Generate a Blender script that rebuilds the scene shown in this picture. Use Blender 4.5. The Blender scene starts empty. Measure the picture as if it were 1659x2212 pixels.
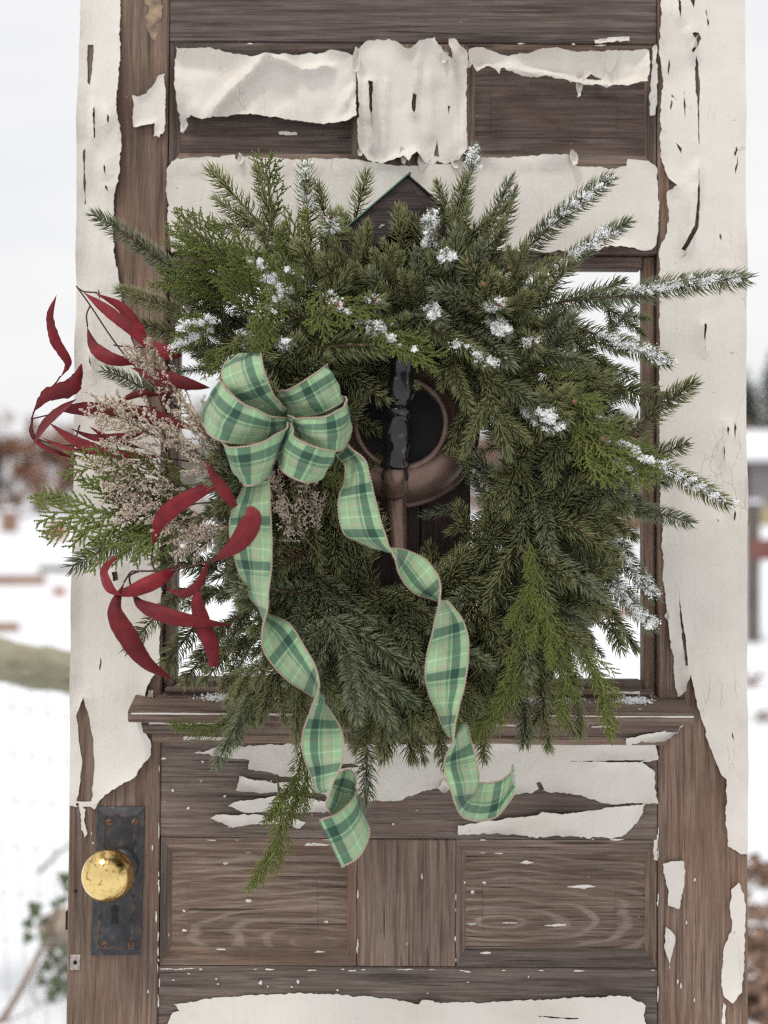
import bpy, bmesh, math, random
import numpy as np
from mathutils import Vector, Matrix, noise as mnoise
from mathutils.geometry import delaunay_2d_cdt

# ------------------------------------------------------------------ camera
scene = bpy.context.scene
COL = scene.collection
DIST, EYE = 1.648, 1.40
GW, GH = 1659.0, 2212.0                    # grid in which the photograph was measured
K = 2 * DIST * 18.0 / 48.0 / GH            # metres per grid unit on the door plane
cam_d = bpy.data.cameras.new('camera')
cam_d.sensor_fit = 'VERTICAL'; cam_d.sensor_height = 36; cam_d.sensor_width = 27; cam_d.lens = 48
cam_d.clip_start = 0.05; cam_d.clip_end = 2000
cam_d.dof.use_dof = True; cam_d.dof.focus_distance = 1.53; cam_d.dof.aperture_fstop = 3.0
cam = bpy.data.objects.new('camera', cam_d); COL.objects.link(cam)
cam.location = (0, -DIST, EYE); cam.rotation_euler = (math.radians(90), 0, 0)
scene.camera = cam

# ------------------------------------------------------------------ world, sun, exposure
SUN_EL, SUN_AZ = math.radians(62), math.radians(214)
world = bpy.data.worlds.new('World'); scene.world = world; world.use_nodes = True
wn = world.node_tree.nodes; wl = world.node_tree.links
for n in list(wn): wn.remove(n)
w_out = wn.new('ShaderNodeOutputWorld'); w_bg = wn.new('ShaderNodeBackground')
sky = wn.new('ShaderNodeTexSky'); sky.sky_type = 'NISHITA'; sky.sun_disc = False
sky.sun_elevation = SUN_EL; sky.sun_rotation = SUN_AZ; sky.air_density = 1.0; sky.dust_density = 3.0
w_hsv = wn.new('ShaderNodeHueSaturation'); w_hsv.inputs['Saturation'].default_value = 0.20
w_tc = wn.new('ShaderNodeTexCoord'); w_nz = wn.new('ShaderNodeTexNoise')
w_nz.inputs['Scale'].default_value = 2.2; w_nz.inputs['Detail'].default_value = 4
w_map = wn.new('ShaderNodeMapping'); w_map.inputs['Scale'].default_value = (1, 1, 4)
w_rmp = wn.new('ShaderNodeValToRGB')
w_rmp.color_ramp.elements[0].position = 0.3; w_rmp.color_ramp.elements[0].color = (8.3, 8.55, 9.0, 1)
w_rmp.color_ramp.elements[1].position = 0.7; w_rmp.color_ramp.elements[1].color = (10.3, 10.15, 10.0, 1)
w_mix = wn.new('ShaderNodeMix'); w_mix.data_type = 'RGBA'; w_mix.inputs['Factor'].default_value = 0.88
wl.new(w_tc.outputs['Generated'], w_map.inputs['Vector']); wl.new(w_map.outputs['Vector'], w_nz.inputs['Vector'])
wl.new(w_nz.outputs['Fac'], w_rmp.inputs['Fac'])
wl.new(sky.outputs['Color'], w_hsv.inputs['Color'])
wl.new(w_hsv.outputs['Color'], w_mix.inputs['A']); wl.new(w_rmp.outputs['Color'], w_mix.inputs['B'])
wl.new(w_mix.outputs['Result'], w_bg.inputs['Color']); w_bg.inputs['Strength'].default_value = 0.1
wl.new(w_bg.outputs['Background'], w_out.inputs['Surface'])
sun_d = bpy.data.lights.new('sun', 'SUN'); sun_d.energy = 1.5; sun_d.angle = math.radians(11); sun_d.color = (1.0, 0.96, 0.9)
sun = bpy.data.objects.new('sun', sun_d); COL.objects.link(sun)
sd = Vector((math.sin(SUN_AZ) * math.cos(SUN_EL), math.cos(SUN_AZ) * math.cos(SUN_EL), math.sin(SUN_EL)))
sun.rotation_euler = sd.to_track_quat('Z', 'Y').to_euler()
scene.view_settings.view_transform = 'Standard'; scene.view_settings.look = 'None'
scene.view_settings.exposure = 0.06; scene.view_settings.gamma = 1.0; scene.view_settings.use_curve_mapping = False
scene.render.engine = 'CYCLES'
scene.cycles.use_denoising = False; scene.cycles.max_bounces = 6; scene.cycles.diffuse_bounces = 4
scene.cycles.transparent_max_bounces = 4
scene.render.film_transparent = False
scene.cycles.filter_width = 1.2

# ------------------------------------------------------------------ helpers
def at(px, py, Y):
    s = (Y + DIST) / DIST * K
    return Vector(((px - GW / 2) * s, Y, EYE - (py - GH / 2) * s))
def tag(o, label=None, cat=None, group=None, kind=None):
    if label: o['label'] = label
    if cat: o['category'] = cat
    if group: o['group'] = group
    if kind: o['kind'] = kind
    return o
def empty(name, loc=(0, 0, 0)):
    o = bpy.data.objects.new(name, None); COL.objects.link(o); o.location = loc
    o.empty_display_size = 0.05
    return o
def link(name, me, parent=None):
    o = bpy.data.objects.new(name, me); COL.objects.link(o)
    if parent: o.parent = parent
    return o
def np_mesh(name, verts, tris, mats, mat_idx=None, quads=None, smooth=False, attr=None):
    """mesh from numpy arrays of triangles (and quads)"""
    verts = np.asarray(verts, np.float32).reshape(-1, 3)
    tris = np.zeros((0, 3), np.int32) if tris is None else np.asarray(tris, np.int32).reshape(-1, 3)
    quads = np.zeros((0, 4), np.int32) if quads is None else np.asarray(quads, np.int32).reshape(-1, 4)
    me = bpy.data.meshes.new(name)
    me.vertices.add(len(verts)); me.vertices.foreach_set('co', verts.ravel())
    nl = tris.size + quads.size
    me.loops.add(nl); me.loops.foreach_set('vertex_index', np.concatenate([tris.ravel(), quads.ravel()]).astype(np.int32))
    nf = len(tris) + len(quads)
    me.polygons.add(nf)
    st = np.concatenate([np.arange(len(tris)) * 3, tris.size + np.arange(len(quads)) * 4]).astype(np.int32)
    me.polygons.foreach_set('loop_start', st)
    if mat_idx is not None: me.polygons.foreach_set('material_index', np.asarray(mat_idx, np.int32))
    me.polygons.foreach_set('use_smooth', np.full(nf, bool(smooth)))
    for m in (mats if isinstance(mats, (list, tuple)) else [mats]): me.materials.append(m)
    me.update(calc_edges=True); me.validate()
    if attr is not None:
        ca = me.color_attributes.new('tint', 'FLOAT_COLOR', 'POINT')
        a = np.ones((len(verts), 4), np.float32); a[:, :attr.shape[1]] = attr
        ca.data.foreach_set('color', a.ravel())
    return me
def bm_mesh(name, bm, mat, smooth=False):
    bmesh.ops.recalc_face_normals(bm, faces=bm.faces)
    me = bpy.data.meshes.new(name); bm.to_mesh(me); bm.free()
    for m in (mat if isinstance(mat, (list, tuple)) else [mat]): me.materials.append(m)
    if smooth:
        me.polygons.foreach_set('use_smooth', np.ones(len(me.polygons), bool))
    return me
def add_box(bm, x0, x1, y0, y1, z0, z1, bev=0.0012, segs=1):
    v = [bm.verts.new((x, y, z)) for x in (x0, x1) for y in (y0, y1) for z in (z0, z1)]
    f = [(0, 1, 3, 2), (4, 6, 7, 5), (0, 4, 5, 1), (2, 3, 7, 6), (0, 2, 6, 4), (1, 5, 7, 3)]
    fs = [bm.faces.new([v[i] for i in q]) for q in f]
    if bev > 0:
        es = list({e for q in fs for e in q.edges})
        bmesh.ops.bevel(bm, geom=es, offset=bev, segments=segs, affect='EDGES', profile=0.6)
def box(name, x0, x1, y0, y1, z0, z1, mat, parent=None, bev=0.0012, segs=1):
    bm = bmesh.new(); add_box(bm, x0, x1, y0, y1, z0, z1, bev, segs)
    return link(name, bm_mesh(name, bm, mat), parent)
def prism(name, poly, axis, a0, a1, mat, parent=None, bev=0.0008):
    """extrude a polygon: axis 'x' takes (y,z) points, 'z' takes (x,y), 'y' takes (x,z)"""
    bm = bmesh.new()
    def mk(p, a):
        return (a, p[0], p[1]) if axis == 'x' else ((p[0], p[1], a) if axis == 'z' else (p[0], a, p[1]))
    lo = [bm.verts.new(mk(p, a0)) for p in poly]; hi = [bm.verts.new(mk(p, a1)) for p in poly]
    bm.faces.new(lo); bm.faces.new(hi[::-1])
    n = len(poly)
    for i in range(n): bm.faces.new((lo[i], hi[i], hi[(i + 1) % n], lo[(i + 1) % n]))
    if bev: bmesh.ops.bevel(bm, geom=list(bm.edges), offset=bev, segments=1, affect='EDGES')
    return link(name, bm_mesh(name, bm, mat), parent)
def catmull(pts, n):
    """Catmull-Rom through rows of pts, n samples per span"""
    P = np.asarray(pts, float); P = np.vstack([2 * P[0] - P[1], P, 2 * P[-1] - P[-2]])
    out = []
    for i in range(1, len(P) - 2):
        for k in range(n):
            t = k / n
            out.append(0.5 * ((2 * P[i]) + (-P[i - 1] + P[i + 1]) * t + (2 * P[i - 1] - 5 * P[i] + 4 * P[i + 1] - P[i + 2]) * t * t
                              + (-P[i - 1] + 3 * P[i] - 3 * P[i + 1] + P[i + 2]) * t ** 3))
    out.append(P[-2]); return np.array(out)
def unit(a):
    a = np.asarray(a, float); return a / np.maximum(np.linalg.norm(a, axis=-1, keepdims=True), 1e-12)
def tube_arrays(path, radii, sides=6, cap=True):
    path = np.asarray(path, float); n = len(path)
    radii = np.broadcast_to(np.asarray(radii, float), (n,))
    T = unit(np.gradient(path, axis=0))
    ref = np.array([0.13, 0.97, 0.21]); N = []
    u = np.cross(T[0], ref); u /= np.linalg.norm(u) + 1e-12
    for i in range(n):
        u = u - T[i] * np.dot(u, T[i]); nn = np.linalg.norm(u)
        if nn < 1e-6: u = np.cross(T[i], [1, 0.2, 0.1]); nn = np.linalg.norm(u)
        u = u / nn; N.append(u)
    N = np.array(N); B = np.cross(T, N)
    ang = np.arange(sides) * 2 * math.pi / sides
    V = path[:, None, :] + radii[:, None, None] * (np.cos(ang)[None, :, None] * N[:, None, :] + np.sin(ang)[None, :, None] * B[:, None, :])
    V = V.reshape(-1, 3); i = np.arange(n - 1)[:, None] * sides; j = np.arange(sides)[None, :]; j2 = (j + 1) % sides
    Q = np.stack([i + j, i + j2, i + sides + j2, i + sides + j], -1).reshape(-1, 4)
    if cap:
        V = np.vstack([V, path[0], path[-1]]); c0, c1 = len(V) - 2, len(V) - 1; jj = np.arange(sides); b = (n - 1) * sides
        T3 = np.vstack([np.stack([np.full(sides, c0), (jj + 1) % sides, jj], -1), np.stack([np.full(sides, c1), b + jj, b + (jj + 1) % sides], -1)])
    else: T3 = np.zeros((0, 3), int)
    return V, Q, T3
class Acc:
    """collects vertex / face arrays into one mesh"""
    def __init__(s): s.v = []; s.q = []; s.t = []; s.n = 0; s.a = []; s.mq = []; s.mt = []
    def add(s, V, Q=None, T=None, attr=None, m=0):
        V = np.asarray(V, float).reshape(-1, 3); s.v.append(V)
        if Q is not None and len(Q): s.q.append(np.asarray(Q) + s.n); s.mq.append(np.full(len(Q), m))
        if T is not None and len(T): s.t.append(np.asarray(T) + s.n); s.mt.append(np.full(len(T), m))
        s.a.append(np.zeros((len(V), 3)) if attr is None else np.broadcast_to(np.asarray(attr, float), (len(V), 3)))
        s.n += len(V)
    def tube(s, path, radii, sides=6, attr=None, m=0): s.add(*tube_arrays(path, radii, sides), attr=attr, m=m)
    def mesh(s, name, mats, smooth=True):
        t = np.vstack(s.t) if s.t else None; q = np.vstack(s.q) if s.q else None
        mi = np.concatenate((s.mt or [np.zeros(0)]) + (s.mq or [np.zeros(0)]))
        return np_mesh(name, np.vstack(s.v), t, mats, mi, q, smooth, np.vstack(s.a))
def lathe(name, prof, mat, parent=None, seg=48, M=None):
    """prof rows (radius, forward): turned about local -y (towards the camera)"""
    prof = np.asarray(prof, float); n = len(prof); a = np.arange(seg) * 2 * math.pi / seg
    V = np.stack([prof[:, None, 0] * np.cos(a), np.broadcast_to(-prof[:, None, 1], (n, seg)), prof[:, None, 0] * np.sin(a)], -1).reshape(-1, 3)
    i = np.arange(n - 1)[:, None] * seg; j = np.arange(seg)[None]; j2 = (j + 1) % seg
    Q = np.stack([i + j, i + j2, i + seg + j2, i + seg + j], -1).reshape(-1, 4)
    me = np_mesh(name, V, None, mat, None, Q, True)
    if M is not None: me.transform(M)
    return link(name, me, parent)

# ------------------------------------------------------------------ materials
def mat(name):
    m = bpy.data.materials.new(name); m.use_nodes = True
    nt = m.node_tree; b = nt.nodes['Principled BSDF']
    return m, nt, nt.nodes, nt.links, b
def ramp(nodes, stops):
    r = nodes.new('ShaderNodeValToRGB'); e = r.color_ramp.elements
    while len(e) < len(stops): e.new(0.5)
    for i, (p, c) in enumerate(stops): e[i].position = p; e[i].color = (*c, 1)
    return r
def noise_node(nodes, links, vec, scale, detail=4, rough=0.55, dist=0.0):
    n = nodes.new('ShaderNodeTexNoise'); n.inputs['Scale'].default_value = scale; n.inputs['Detail'].default_value = detail
    n.inputs['Roughness'].default_value = rough; n.inputs['Distortion'].default_value = dist
    if vec is not None: links.new(vec, n.inputs['Vector'])
    return n
def mapping(nodes, links, vec, scale=(1, 1, 1), rot=(0, 0, 0)):
    m = nodes.new('ShaderNodeMapping'); m.inputs['Scale'].default_value = scale; m.inputs['Rotation'].default_value = rot
    links.new(vec, m.inputs['Vector']); return m.outputs['Vector']
def mixc(nodes, links, fac, a, b, mode='MIX'):
    m = nodes.new('ShaderNodeMix'); m.data_type = 'RGBA'; m.blend_type = mode
    for sock, v in (('Factor', fac), ('A', a), ('B', b)):
        if isinstance(v, bpy.types.NodeSocket): links.new(v, m.inputs[sock])
        elif isinstance(v, (tuple, list)): m.inputs[sock].default_value = (*v[:3], 1)
        else: m.inputs[sock].default_value = v
    return m.outputs['Result']
def math_node(nodes, links, op, a, b=None, c=None):
    m = nodes.new('ShaderNodeMath'); m.operation = op
    for i, v in enumerate((a, b, c)):
        if v is None: continue
        if isinstance(v, bpy.types.NodeSocket): links.new(v, m.inputs[i])
        else: m.inputs[i].default_value = v
    return m.outputs[0]
def bump(nodes, links, bsdf, h, strength, dist):
    b = nodes.new('ShaderNodeBump'); b.inputs['Strength'].default_value = strength; b.inputs['Distance'].default_value = dist
    links.new(h, b.inputs['Height']); links.new(b.outputs['Normal'], bsdf.inputs['Normal'])
def simple(name, col, rough=0.6, metal=0.0, nscale=60, var=0.25, bmp=0.0):
    m, nt, N, L, b = mat(name)
    tc = N.new('ShaderNodeTexCoord'); nz = noise_node(N, L, tc.outputs['Object'], nscale)
    r = ramp(N, [(0.3, tuple(c * (1 - var) for c in col)), (0.7, tuple(min(1, c * (1 + var)) for c in col))])
    L.new(nz.outputs['Fac'], r.inputs['Fac']); L.new(r.outputs['Color'], b.inputs['Base Color'])
    b.inputs['Roughness'].default_value = rough; b.inputs['Metallic'].default_value = metal
    if bmp: bump(N, L, b, nz.outputs['Fac'], 0.6, bmp)
    return m

def wood_mat(name, axis, dark=(0.058, 0.035, 0.025), mid=(0.142, 0.096, 0.073), pale=(0.42, 0.36, 0.315), cathedral=0.0, greyness=0.42, heart=None):
    """weathered board: grain along axis 'x' or 'z'"""
    m, nt, N, L, b = mat(name)
    tc = N.new('ShaderNodeTexCoord'); oi = N.new('ShaderNodeObjectInfo')
    off = N.new('ShaderNodeVectorMath'); off.operation = 'MULTIPLY_ADD'
    cmb = N.new('ShaderNodeCombineXYZ'); L.new(oi.outputs['Random'], cmb.inputs[0]); L.new(oi.outputs['Random'], cmb.inputs[2])
    L.new(cmb.outputs[0], off.inputs[0]); off.inputs[1].default_value = (7.3, 3.1, 5.7); L.new(tc.outputs['Object'], off.inputs[2])
    v = off.outputs[0]
    sc = (1, 12, 14) if axis == 'x' else (14, 12, 1)
    sc2 = (4, 110, 150) if axis == 'x' else (150, 110, 4)
    g1 = noise_node(N, L, mapping(N, L, v, sc), 5.0, 6, 0.62, 0.8)
    g2 = noise_node(N, L, mapping(N, L, v, sc2), 2.2, 4, 0.65, 0.2)
    blot = noise_node(N, L, v, 7.0, 4, 0.6)
    # growth rings cut along the board
    wv = N.new('ShaderNodeTexWave'); wv.wave_type = 'BANDS'; wv.bands_direction = 'Z' if axis == 'x' else 'X'
    wv.inputs['Scale'].default_value = 21.0; wv.inputs['Distortion'].default_value = 9.0 + 8 * cathedral
    wv.inputs['Detail'].default_value = 2.0; wv.inputs['Detail Scale'].default_value = 0.55 + 0.5 * cathedral; wv.inputs['Detail Roughness'].default_value = 0.45
    if heart:        # plain-sawn figure: stretched rings about the heart of the board
        sh_ = N.new('ShaderNodeVectorMath'); sh_.operation = 'SUBTRACT'; L.new(tc.outputs['Object'], sh_.inputs[0]); sh_.inputs[1].default_value = (heart[0], 0, heart[1])
        wv.wave_type = 'RINGS'; wv.rings_direction = 'Y'; wv.inputs['Scale'].default_value = 30.0; wv.inputs['Distortion'].default_value = 7.0; wv.inputs['Detail Scale'].default_value = 1.2
        L.new(mapping(N, L, sh_.outputs[0], (0.24, 1, 1)), wv.inputs['Vector'])
    else: L.new(mapping(N, L, v, (0.22, 1, 1) if axis == 'x' else (1, 1, 0.22)), wv.inputs['Vector'])
    base = ramp(N, [(0.28, dark), (0.5, mid), (0.75, tuple(c * 1.5 for c in mid))])
    L.new(g1.outputs['Fac'], base.inputs['Fac'])
    r2 = ramp(N, [(0.46, (0, 0, 0)), (0.60, (1, 1, 1))]); L.new(g2.outputs['Fac'], r2.inputs['Fac'])
    rw = ramp(N, [(0.62, (0, 0, 0)), (0.95, (1, 1, 1))]); L.new(wv.outputs['Fac'], rw.inputs['Fac'])
    rb = ramp(N, [(0.35, (0.15, 0.15, 0.15)), (0.65, (1, 1, 1))]); L.new(blot.outputs['Fac'], rb.inputs['Fac'])
    f1 = math_node(N, L, 'MULTIPLY', r2.outputs['Color'], rb.outputs['Color'])
    f2 = math_node(N, L, 'MULTIPLY', rw.outputs['Color'], 0.35 + 0.22 * cathedral)
    f = math_node(N, L, 'MAXIMUM', math_node(N, L, 'MULTIPLY', f1, greyness), math_node(N, L, 'MULTIPLY', f2, rb.outputs['Color']))
    c = mixc(N, L, f, base.outputs['Color'], pale)
    fine = noise_node(N, L, mapping(N, L, v, (10, 300, 420) if axis == 'x' else (420, 300, 10)), 1.6, 3, 0.7)
    rf_ = ramp(N, [(0.35, (0.70, 0.70, 0.70)), (0.52, (1, 1, 1)), (0.70, (1.25, 1.24, 1.23))]); L.new(fine.outputs['Fac'], rf_.inputs['Fac'])
    c = mixc(N, L, 1.0, c, rf_.outputs['Color'], 'MULTIPLY')
    big = noise_node(N, L, v, 2.6, 3, 0.55); rbg = ramp(N, [(0.3, (0.70, 0.68, 0.67)), (0.7, (1.22, 1.18, 1.15))]); L.new(big.outputs['Fac'], rbg.inputs['Fac'])
    c = mixc(N, L, 1.0, c, rbg.outputs['Color'], 'MULTIPLY')
    hv = N.new('ShaderNodeHueSaturation'); L.new(c, hv.inputs['Color']); L.new(math_node(N, L, 'ADD', 0.82, math_node(N, L, 'MULTIPLY', oi.outputs['Random'], 0.36)), hv.inputs['Value'])
    L.new(math_node(N, L, 'ADD', 0.85, math_node(N, L, 'MULTIPLY', oi.outputs['Random'], 0.35)), hv.inputs['Saturation']); c = hv.outputs['Color']
    # dark checks along the grain and old paint specks
    ck = noise_node(N, L, mapping(N, L, v, (2.0, 60, 75) if axis == 'x' else (75, 60, 2.0)), 3.0, 2, 0.5)
    rc = ramp(N, [(0.66, (0, 0, 0)), (0.72, (1, 1, 1))]); L.new(ck.outputs['Fac'], rc.inputs['Fac'])
    c = mixc(N, L, math_node(N, L, 'MULTIPLY', rc.outputs['Color'], 0.75), c, tuple(x * 0.35 for x in dark))
    sp = noise_node(N, L, mapping(N, L, v, (0.5, 1, 1.1) if axis == 'x' else (1.1, 1, 0.5)), 105.0, 2, 0.5)
    rs = ramp(N, [(0.745, (0, 0, 0)), (0.77, (1, 1, 1))]); L.new(sp.outputs['Fac'], rs.inputs['Fac'])
    c = mixc(N, L, math_node(N, L, 'MULTIPLY', rs.outputs['Color'], 0.8), c, (0.6, 0.56, 0.52))
    L.new(c, b.inputs['Base Color']); b.inputs['Roughness'].default_value = 0.78
    h = math_node(N, L, 'ADD', math_node(N, L, 'MULTIPLY', g2.outputs['Fac'], 0.6), math_node(N, L, 'SUBTRACT', g1.outputs['Fac'], rc.outputs['Color']))
    bump(N, L, b, math_node(N, L, 'ADD', h, math_node(N, L, 'MULTIPLY', fine.outputs['Fac'], 0.8)), 0.9, 0.0018)
    return m
M_WX = wood_mat('weathered_wood_across', 'x')
M_WZ = wood_mat('weathered_wood_upright', 'z')
M_WXT = wood_mat('weathered_wood_darker', 'x', dark=(0.034, 0.018, 0.013), mid=(0.096, 0.061, 0.048), pale=(0.36, 0.315, 0.30), greyness=0.35)  # darker variant for the upper rails, panels and window strip
M_WXC = wood_mat('weathered_wood_figured', 'x', cathedral=0.8, heart=((690 - 829.5) * K, EYE - (2030 - 1106) * K))
M_WXC2 = wood_mat('weathered_wood_broad_figure', 'x', cathedral=0.9, heart=((1090 - 829.5) * K, EYE - (1985 - 1106) * K))
M_WZD = wood_mat('dark_birdhouse_wood', 'z', dark=(0.018, 0.010, 0.008), mid=(0.042, 0.026, 0.021), pale=(0.11, 0.085, 0.075), greyness=0.3)
M_WEND = wood_mat('dark_sawn_timber', 'x', dark=(0.014, 0.010, 0.010), mid=(0.034, 0.024, 0.022), pale=(0.09, 0.07, 0.065), greyness=0.3)
M_WTAN = wood_mat('pale_log_wood', 'x', dark=(0.22, 0.20, 0.12), mid=(0.38, 0.36, 0.24), pale=(0.55, 0.53, 0.42), greyness=0.6)
M_WGREY = wood_mat('grey_fence_wood', 'z', dark=(0.05, 0.045, 0.04), mid=(0.11, 0.10, 0.09), pale=(0.3, 0.28, 0.26))

def paint_mat():
    m, nt, N, L, b = mat('old_white_paint')
    tc = N.new('ShaderNodeTexCoord'); v = tc.outputs['Object']
    n1 = noise_node(N, L, v, 9, 5, 0.6); n2 = noise_node(N, L, v, 170, 4, 0.6)
    r1 = ramp(N, [(0.3, (0.60, 0.55, 0.485)), (0.55, (0.675, 0.63, 0.57)), (0.8, (0.72, 0.685, 0.64))]); L.new(n1.outputs['Fac'], r1.inputs['Fac'])
    st = noise_node(N, L, mapping(N, L, v, (26, 20, 1.6)), 3, 4, 0.6); rs = ramp(N, [(0.6, (0, 0, 0)), (0.8, (1, 1, 1))]); L.new(st.outputs['Fac'], rs.inputs['Fac'])
    c = mixc(N, L, math_node(N, L, 'MULTIPLY', rs.outputs['Color'], 0.22), r1.outputs['Color'], (0.46, 0.41, 0.36))
    sp = noise_node(N, L, v, 120, 2, 0.5); rp = ramp(N, [(0.74, (0, 0, 0)), (0.78, (1, 1, 1))]); L.new(sp.outputs['Fac'], rp.inputs['Fac'])
    c = mixc(N, L, math_node(N, L, 'MULTIPLY', rp.outputs['Color'], 0.5), c, (0.25, 0.20, 0.17))
    # shallow lost layers: older, slightly darker coat showing
    ly = noise_node(N, L, mapping(N, L, v, (1.5, 1, 0.8)), 26, 7, 0.68, 0.4); rl = ramp(N, [(0.585, (0, 0, 0)), (0.600, (1, 1, 1))]); L.new(ly.outputs['Fac'], rl.inputs['Fac'])
    c = mixc(N, L, math_node(N, L, 'MULTIPLY', rl.outputs['Color'], 0.10), c, (0.50, 0.44, 0.37))
    sn = noise_node(N, L, v, 4.5, 6, 0.65); rsn = ramp(N, [(0.56, (0, 0, 0)), (0.75, (1, 1, 1))]); L.new(sn.outputs['Fac'], rsn.inputs['Fac'])
    c = mixc(N, L, math_node(N, L, 'MULTIPLY', rsn.outputs['Color'], 0.35), c, (0.40, 0.33, 0.27))
    # hairline cracks, mostly upright
    vo = N.new('ShaderNodeTexVoronoi'); vo.feature = 'DISTANCE_TO_EDGE'; vo.inputs['Scale'].default_value = 24
    wob = N.new('ShaderNodeVectorMath'); wob.operation = 'MULTIPLY_ADD'; nw = noise_node(N, L, v, 30, 3); L.new(nw.outputs['Color'], wob.inputs[0])
    wob.inputs[1].default_value = (0.03, 0.03, 0.03); L.new(v, wob.inputs[2])
    L.new(mapping(N, L, wob.outputs[0], (2.0, 1, 0.32)), vo.inputs['Vector'])
    rk = ramp(N, [(0.0, (1, 1, 1)), (0.012, (0, 0, 0))]); L.new(vo.outputs['Distance'], rk.inputs['Fac'])
    msk = noise_node(N, L, v, 6, 2); rm = ramp(N, [(0.57, (0, 0, 0)), (0.64, (1, 1, 1))]); L.new(msk.outputs['Fac'], rm.inputs['Fac'])
    fk = math_node(N, L, 'MULTIPLY', math_node(N, L, 'MULTIPLY', rk.outputs['Color'], rm.outputs['Color']), 0.28)
    c = mixc(N, L, fk, c, (0.22, 0.18, 0.15))
    L.new(c, b.inputs['Base Color']); b.inputs['Roughness'].default_value = 0.55
    h = math_node(N, L, 'SUBTRACT', math_node(N, L, 'ADD', math_node(N, L, 'MULTIPLY', n2.outputs['Fac'], 0.45), math_node(N, L, 'MULTIPLY', st.outputs['Fac'], 0.9)), math_node(N, L, 'ADD', math_node(N, L, 'MULTIPLY', fk, 1.5), math_node(N, L, 'MULTIPLY', rl.outputs['Color'], 0.0)))
    bump(N, L, b, h, 0.7, 0.0016)
    return m
M_PAINT = paint_mat()

def snow_mat(name, col=(0.86, 0.88, 0.91)):
    m, nt, N, L, b = mat(name)
    tc = N.new('ShaderNodeTexCoord'); n = noise_node(N, L, tc.outputs['Object'], 1.4, 8, 0.6)
    r = ramp(N, [(0.3, tuple(c * 0.93 for c in col)), (0.7, col)]); L.new(n.outputs['Fac'], r.inputs['Fac'])
    L.new(r.outputs['Color'], b.inputs['Base Color']); b.inputs['Roughness'].default_value = 0.6
    n2 = noise_node(N, L, tc.outputs['Object'], 40, 5, 0.6); bump(N, L, b, n2.outputs['Fac'], 0.4, 0.01)
    return m
M_SNOWG = snow_mat('snow_cover')
M_SNOW = simple('snow_crystals', (0.88, 0.88, 0.88), 0.5, 0, 300, 0.06)

def needle_mat(name, c0, c1, ctip, rough=0.42):
    """tint.r random per needle, tint.g 0 root .. 1 tip"""
    m, nt, N, L, b = mat(name)
    at_ = N.new('ShaderNodeAttribute'); at_.attribute_name = 'tint'
    sp = N.new('ShaderNodeSeparateColor'); L.new(at_.outputs['Color'], sp.inputs['Color'])
    oi = N.new('ShaderNodeObjectInfo')
    f = math_node(N, L, 'ADD', math_node(N, L, 'MULTIPLY', sp.outputs['Red'], 0.6), math_node(N, L, 'MULTIPLY', oi.outputs['Random'], 0.4))
    r = ramp(N, [(0.1, c0), (0.9, c1)]); L.new(f, r.inputs['Fac'])
    g = math_node(N, L, 'MULTIPLY', math_node(N, L, 'POWER', sp.outputs['Green'], 1.6), 0.62)
    c = mixc(N, L, g, r.outputs['Color'], ctip)
    L.new(c, b.inputs['Base Color']); b.inputs['Roughness'].default_value = rough
    b.inputs['Specular IOR Level'].default_value = 0.28
    return m
M_NEEDLE = needle_mat('spruce_needles', (0.024, 0.034, 0.012), (0.170, 0.188, 0.075), (0.430, 0.425, 0.195))  # tips are naturally paler; here exaggerated, with inner shade and highlights painted in
M_NEEDLEB = needle_mat('blue_spruce_needles', (0.022, 0.035, 0.018), (0.152, 0.186, 0.100), (0.400, 0.420, 0.245))  # same painted-in root shade and tip highlights
M_CEDAR = needle_mat('cedar_scales', (0.070, 0.105, 0.020), (0.150, 0.185, 0.042), (0.225, 0.235, 0.070), 0.5)
M_JUNI = needle_mat('juniper_scales', (0.060, 0.092, 0.020), (0.165, 0.190, 0.045), (0.300, 0.285, 0.080), 0.5)
M_JUNID = needle_mat('dark_juniper_scales', (0.036, 0.056, 0.014), (0.105, 0.125, 0.034), (0.230, 0.215, 0.065), 0.5)
M_TWIG = simple('brown_twig', (0.105, 0.058, 0.030), 0.7, 0, 400, 0.4)
M_BUD = simple('bud_brown', (0.17, 0.075, 0.035), 0.6, 0, 300, 0.4)
M_FLORET = needle_mat('dried_florets', (0.47, 0.375, 0.29), (0.71, 0.595, 0.49), (0.79, 0.68, 0.57), 0.8)
M_DSTEM = simple('dried_stem', (0.17, 0.14, 0.075), 0.7, 0, 300, 0.3)
M_REDSTEM = simple('red_brown_stem', (0.055, 0.018, 0.020), 0.6, 0, 300, 0.3)
# ------------------------------------------------------------------ door (leans back a little)
PIV = Matrix.Translation((0, 0, EYE))
M_DOOR = PIV @ Matrix.Rotation(math.radians(-1.95), 4, 'X') @ Matrix.Rotation(math.radians(0.35), 4, 'Y') @ PIV.inverted()
M_DOORI = M_DOOR.inverted()
door = empty('door'); door.matrix_world = M_DOOR
tag(door, 'weathered brown panelled door with peeling white paint and an open window, standing in the snow', 'door', None, 'thing')
def dp(px, py, off=0.0):
    """grid point -> door coordinates (x, z) on the plane off metres in front of the door face"""
    c = M_DOORI @ cam.location; d = (M_DOORI.to_3x3() @ (at(px, py, 0) - cam.location))
    t = (-off - c.y) / d.y; p = c + d * t
    return p.x, p.z
XL, XR = dp(158, 1106)[0], dp(1613, 1106)[0]
JL, JR = dp(354, 1106)[0], dp(1420, 1106)[0]
zz = lambda py: dp(880, py)[1]
TH = 0.040
Z0, ZT = 0.015, 2.06
GAP = 0.0008
BT = TH
box('stile', XL, JL - GAP, 0, TH, Z0, ZT, M_WZ, door, 0.002)
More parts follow.
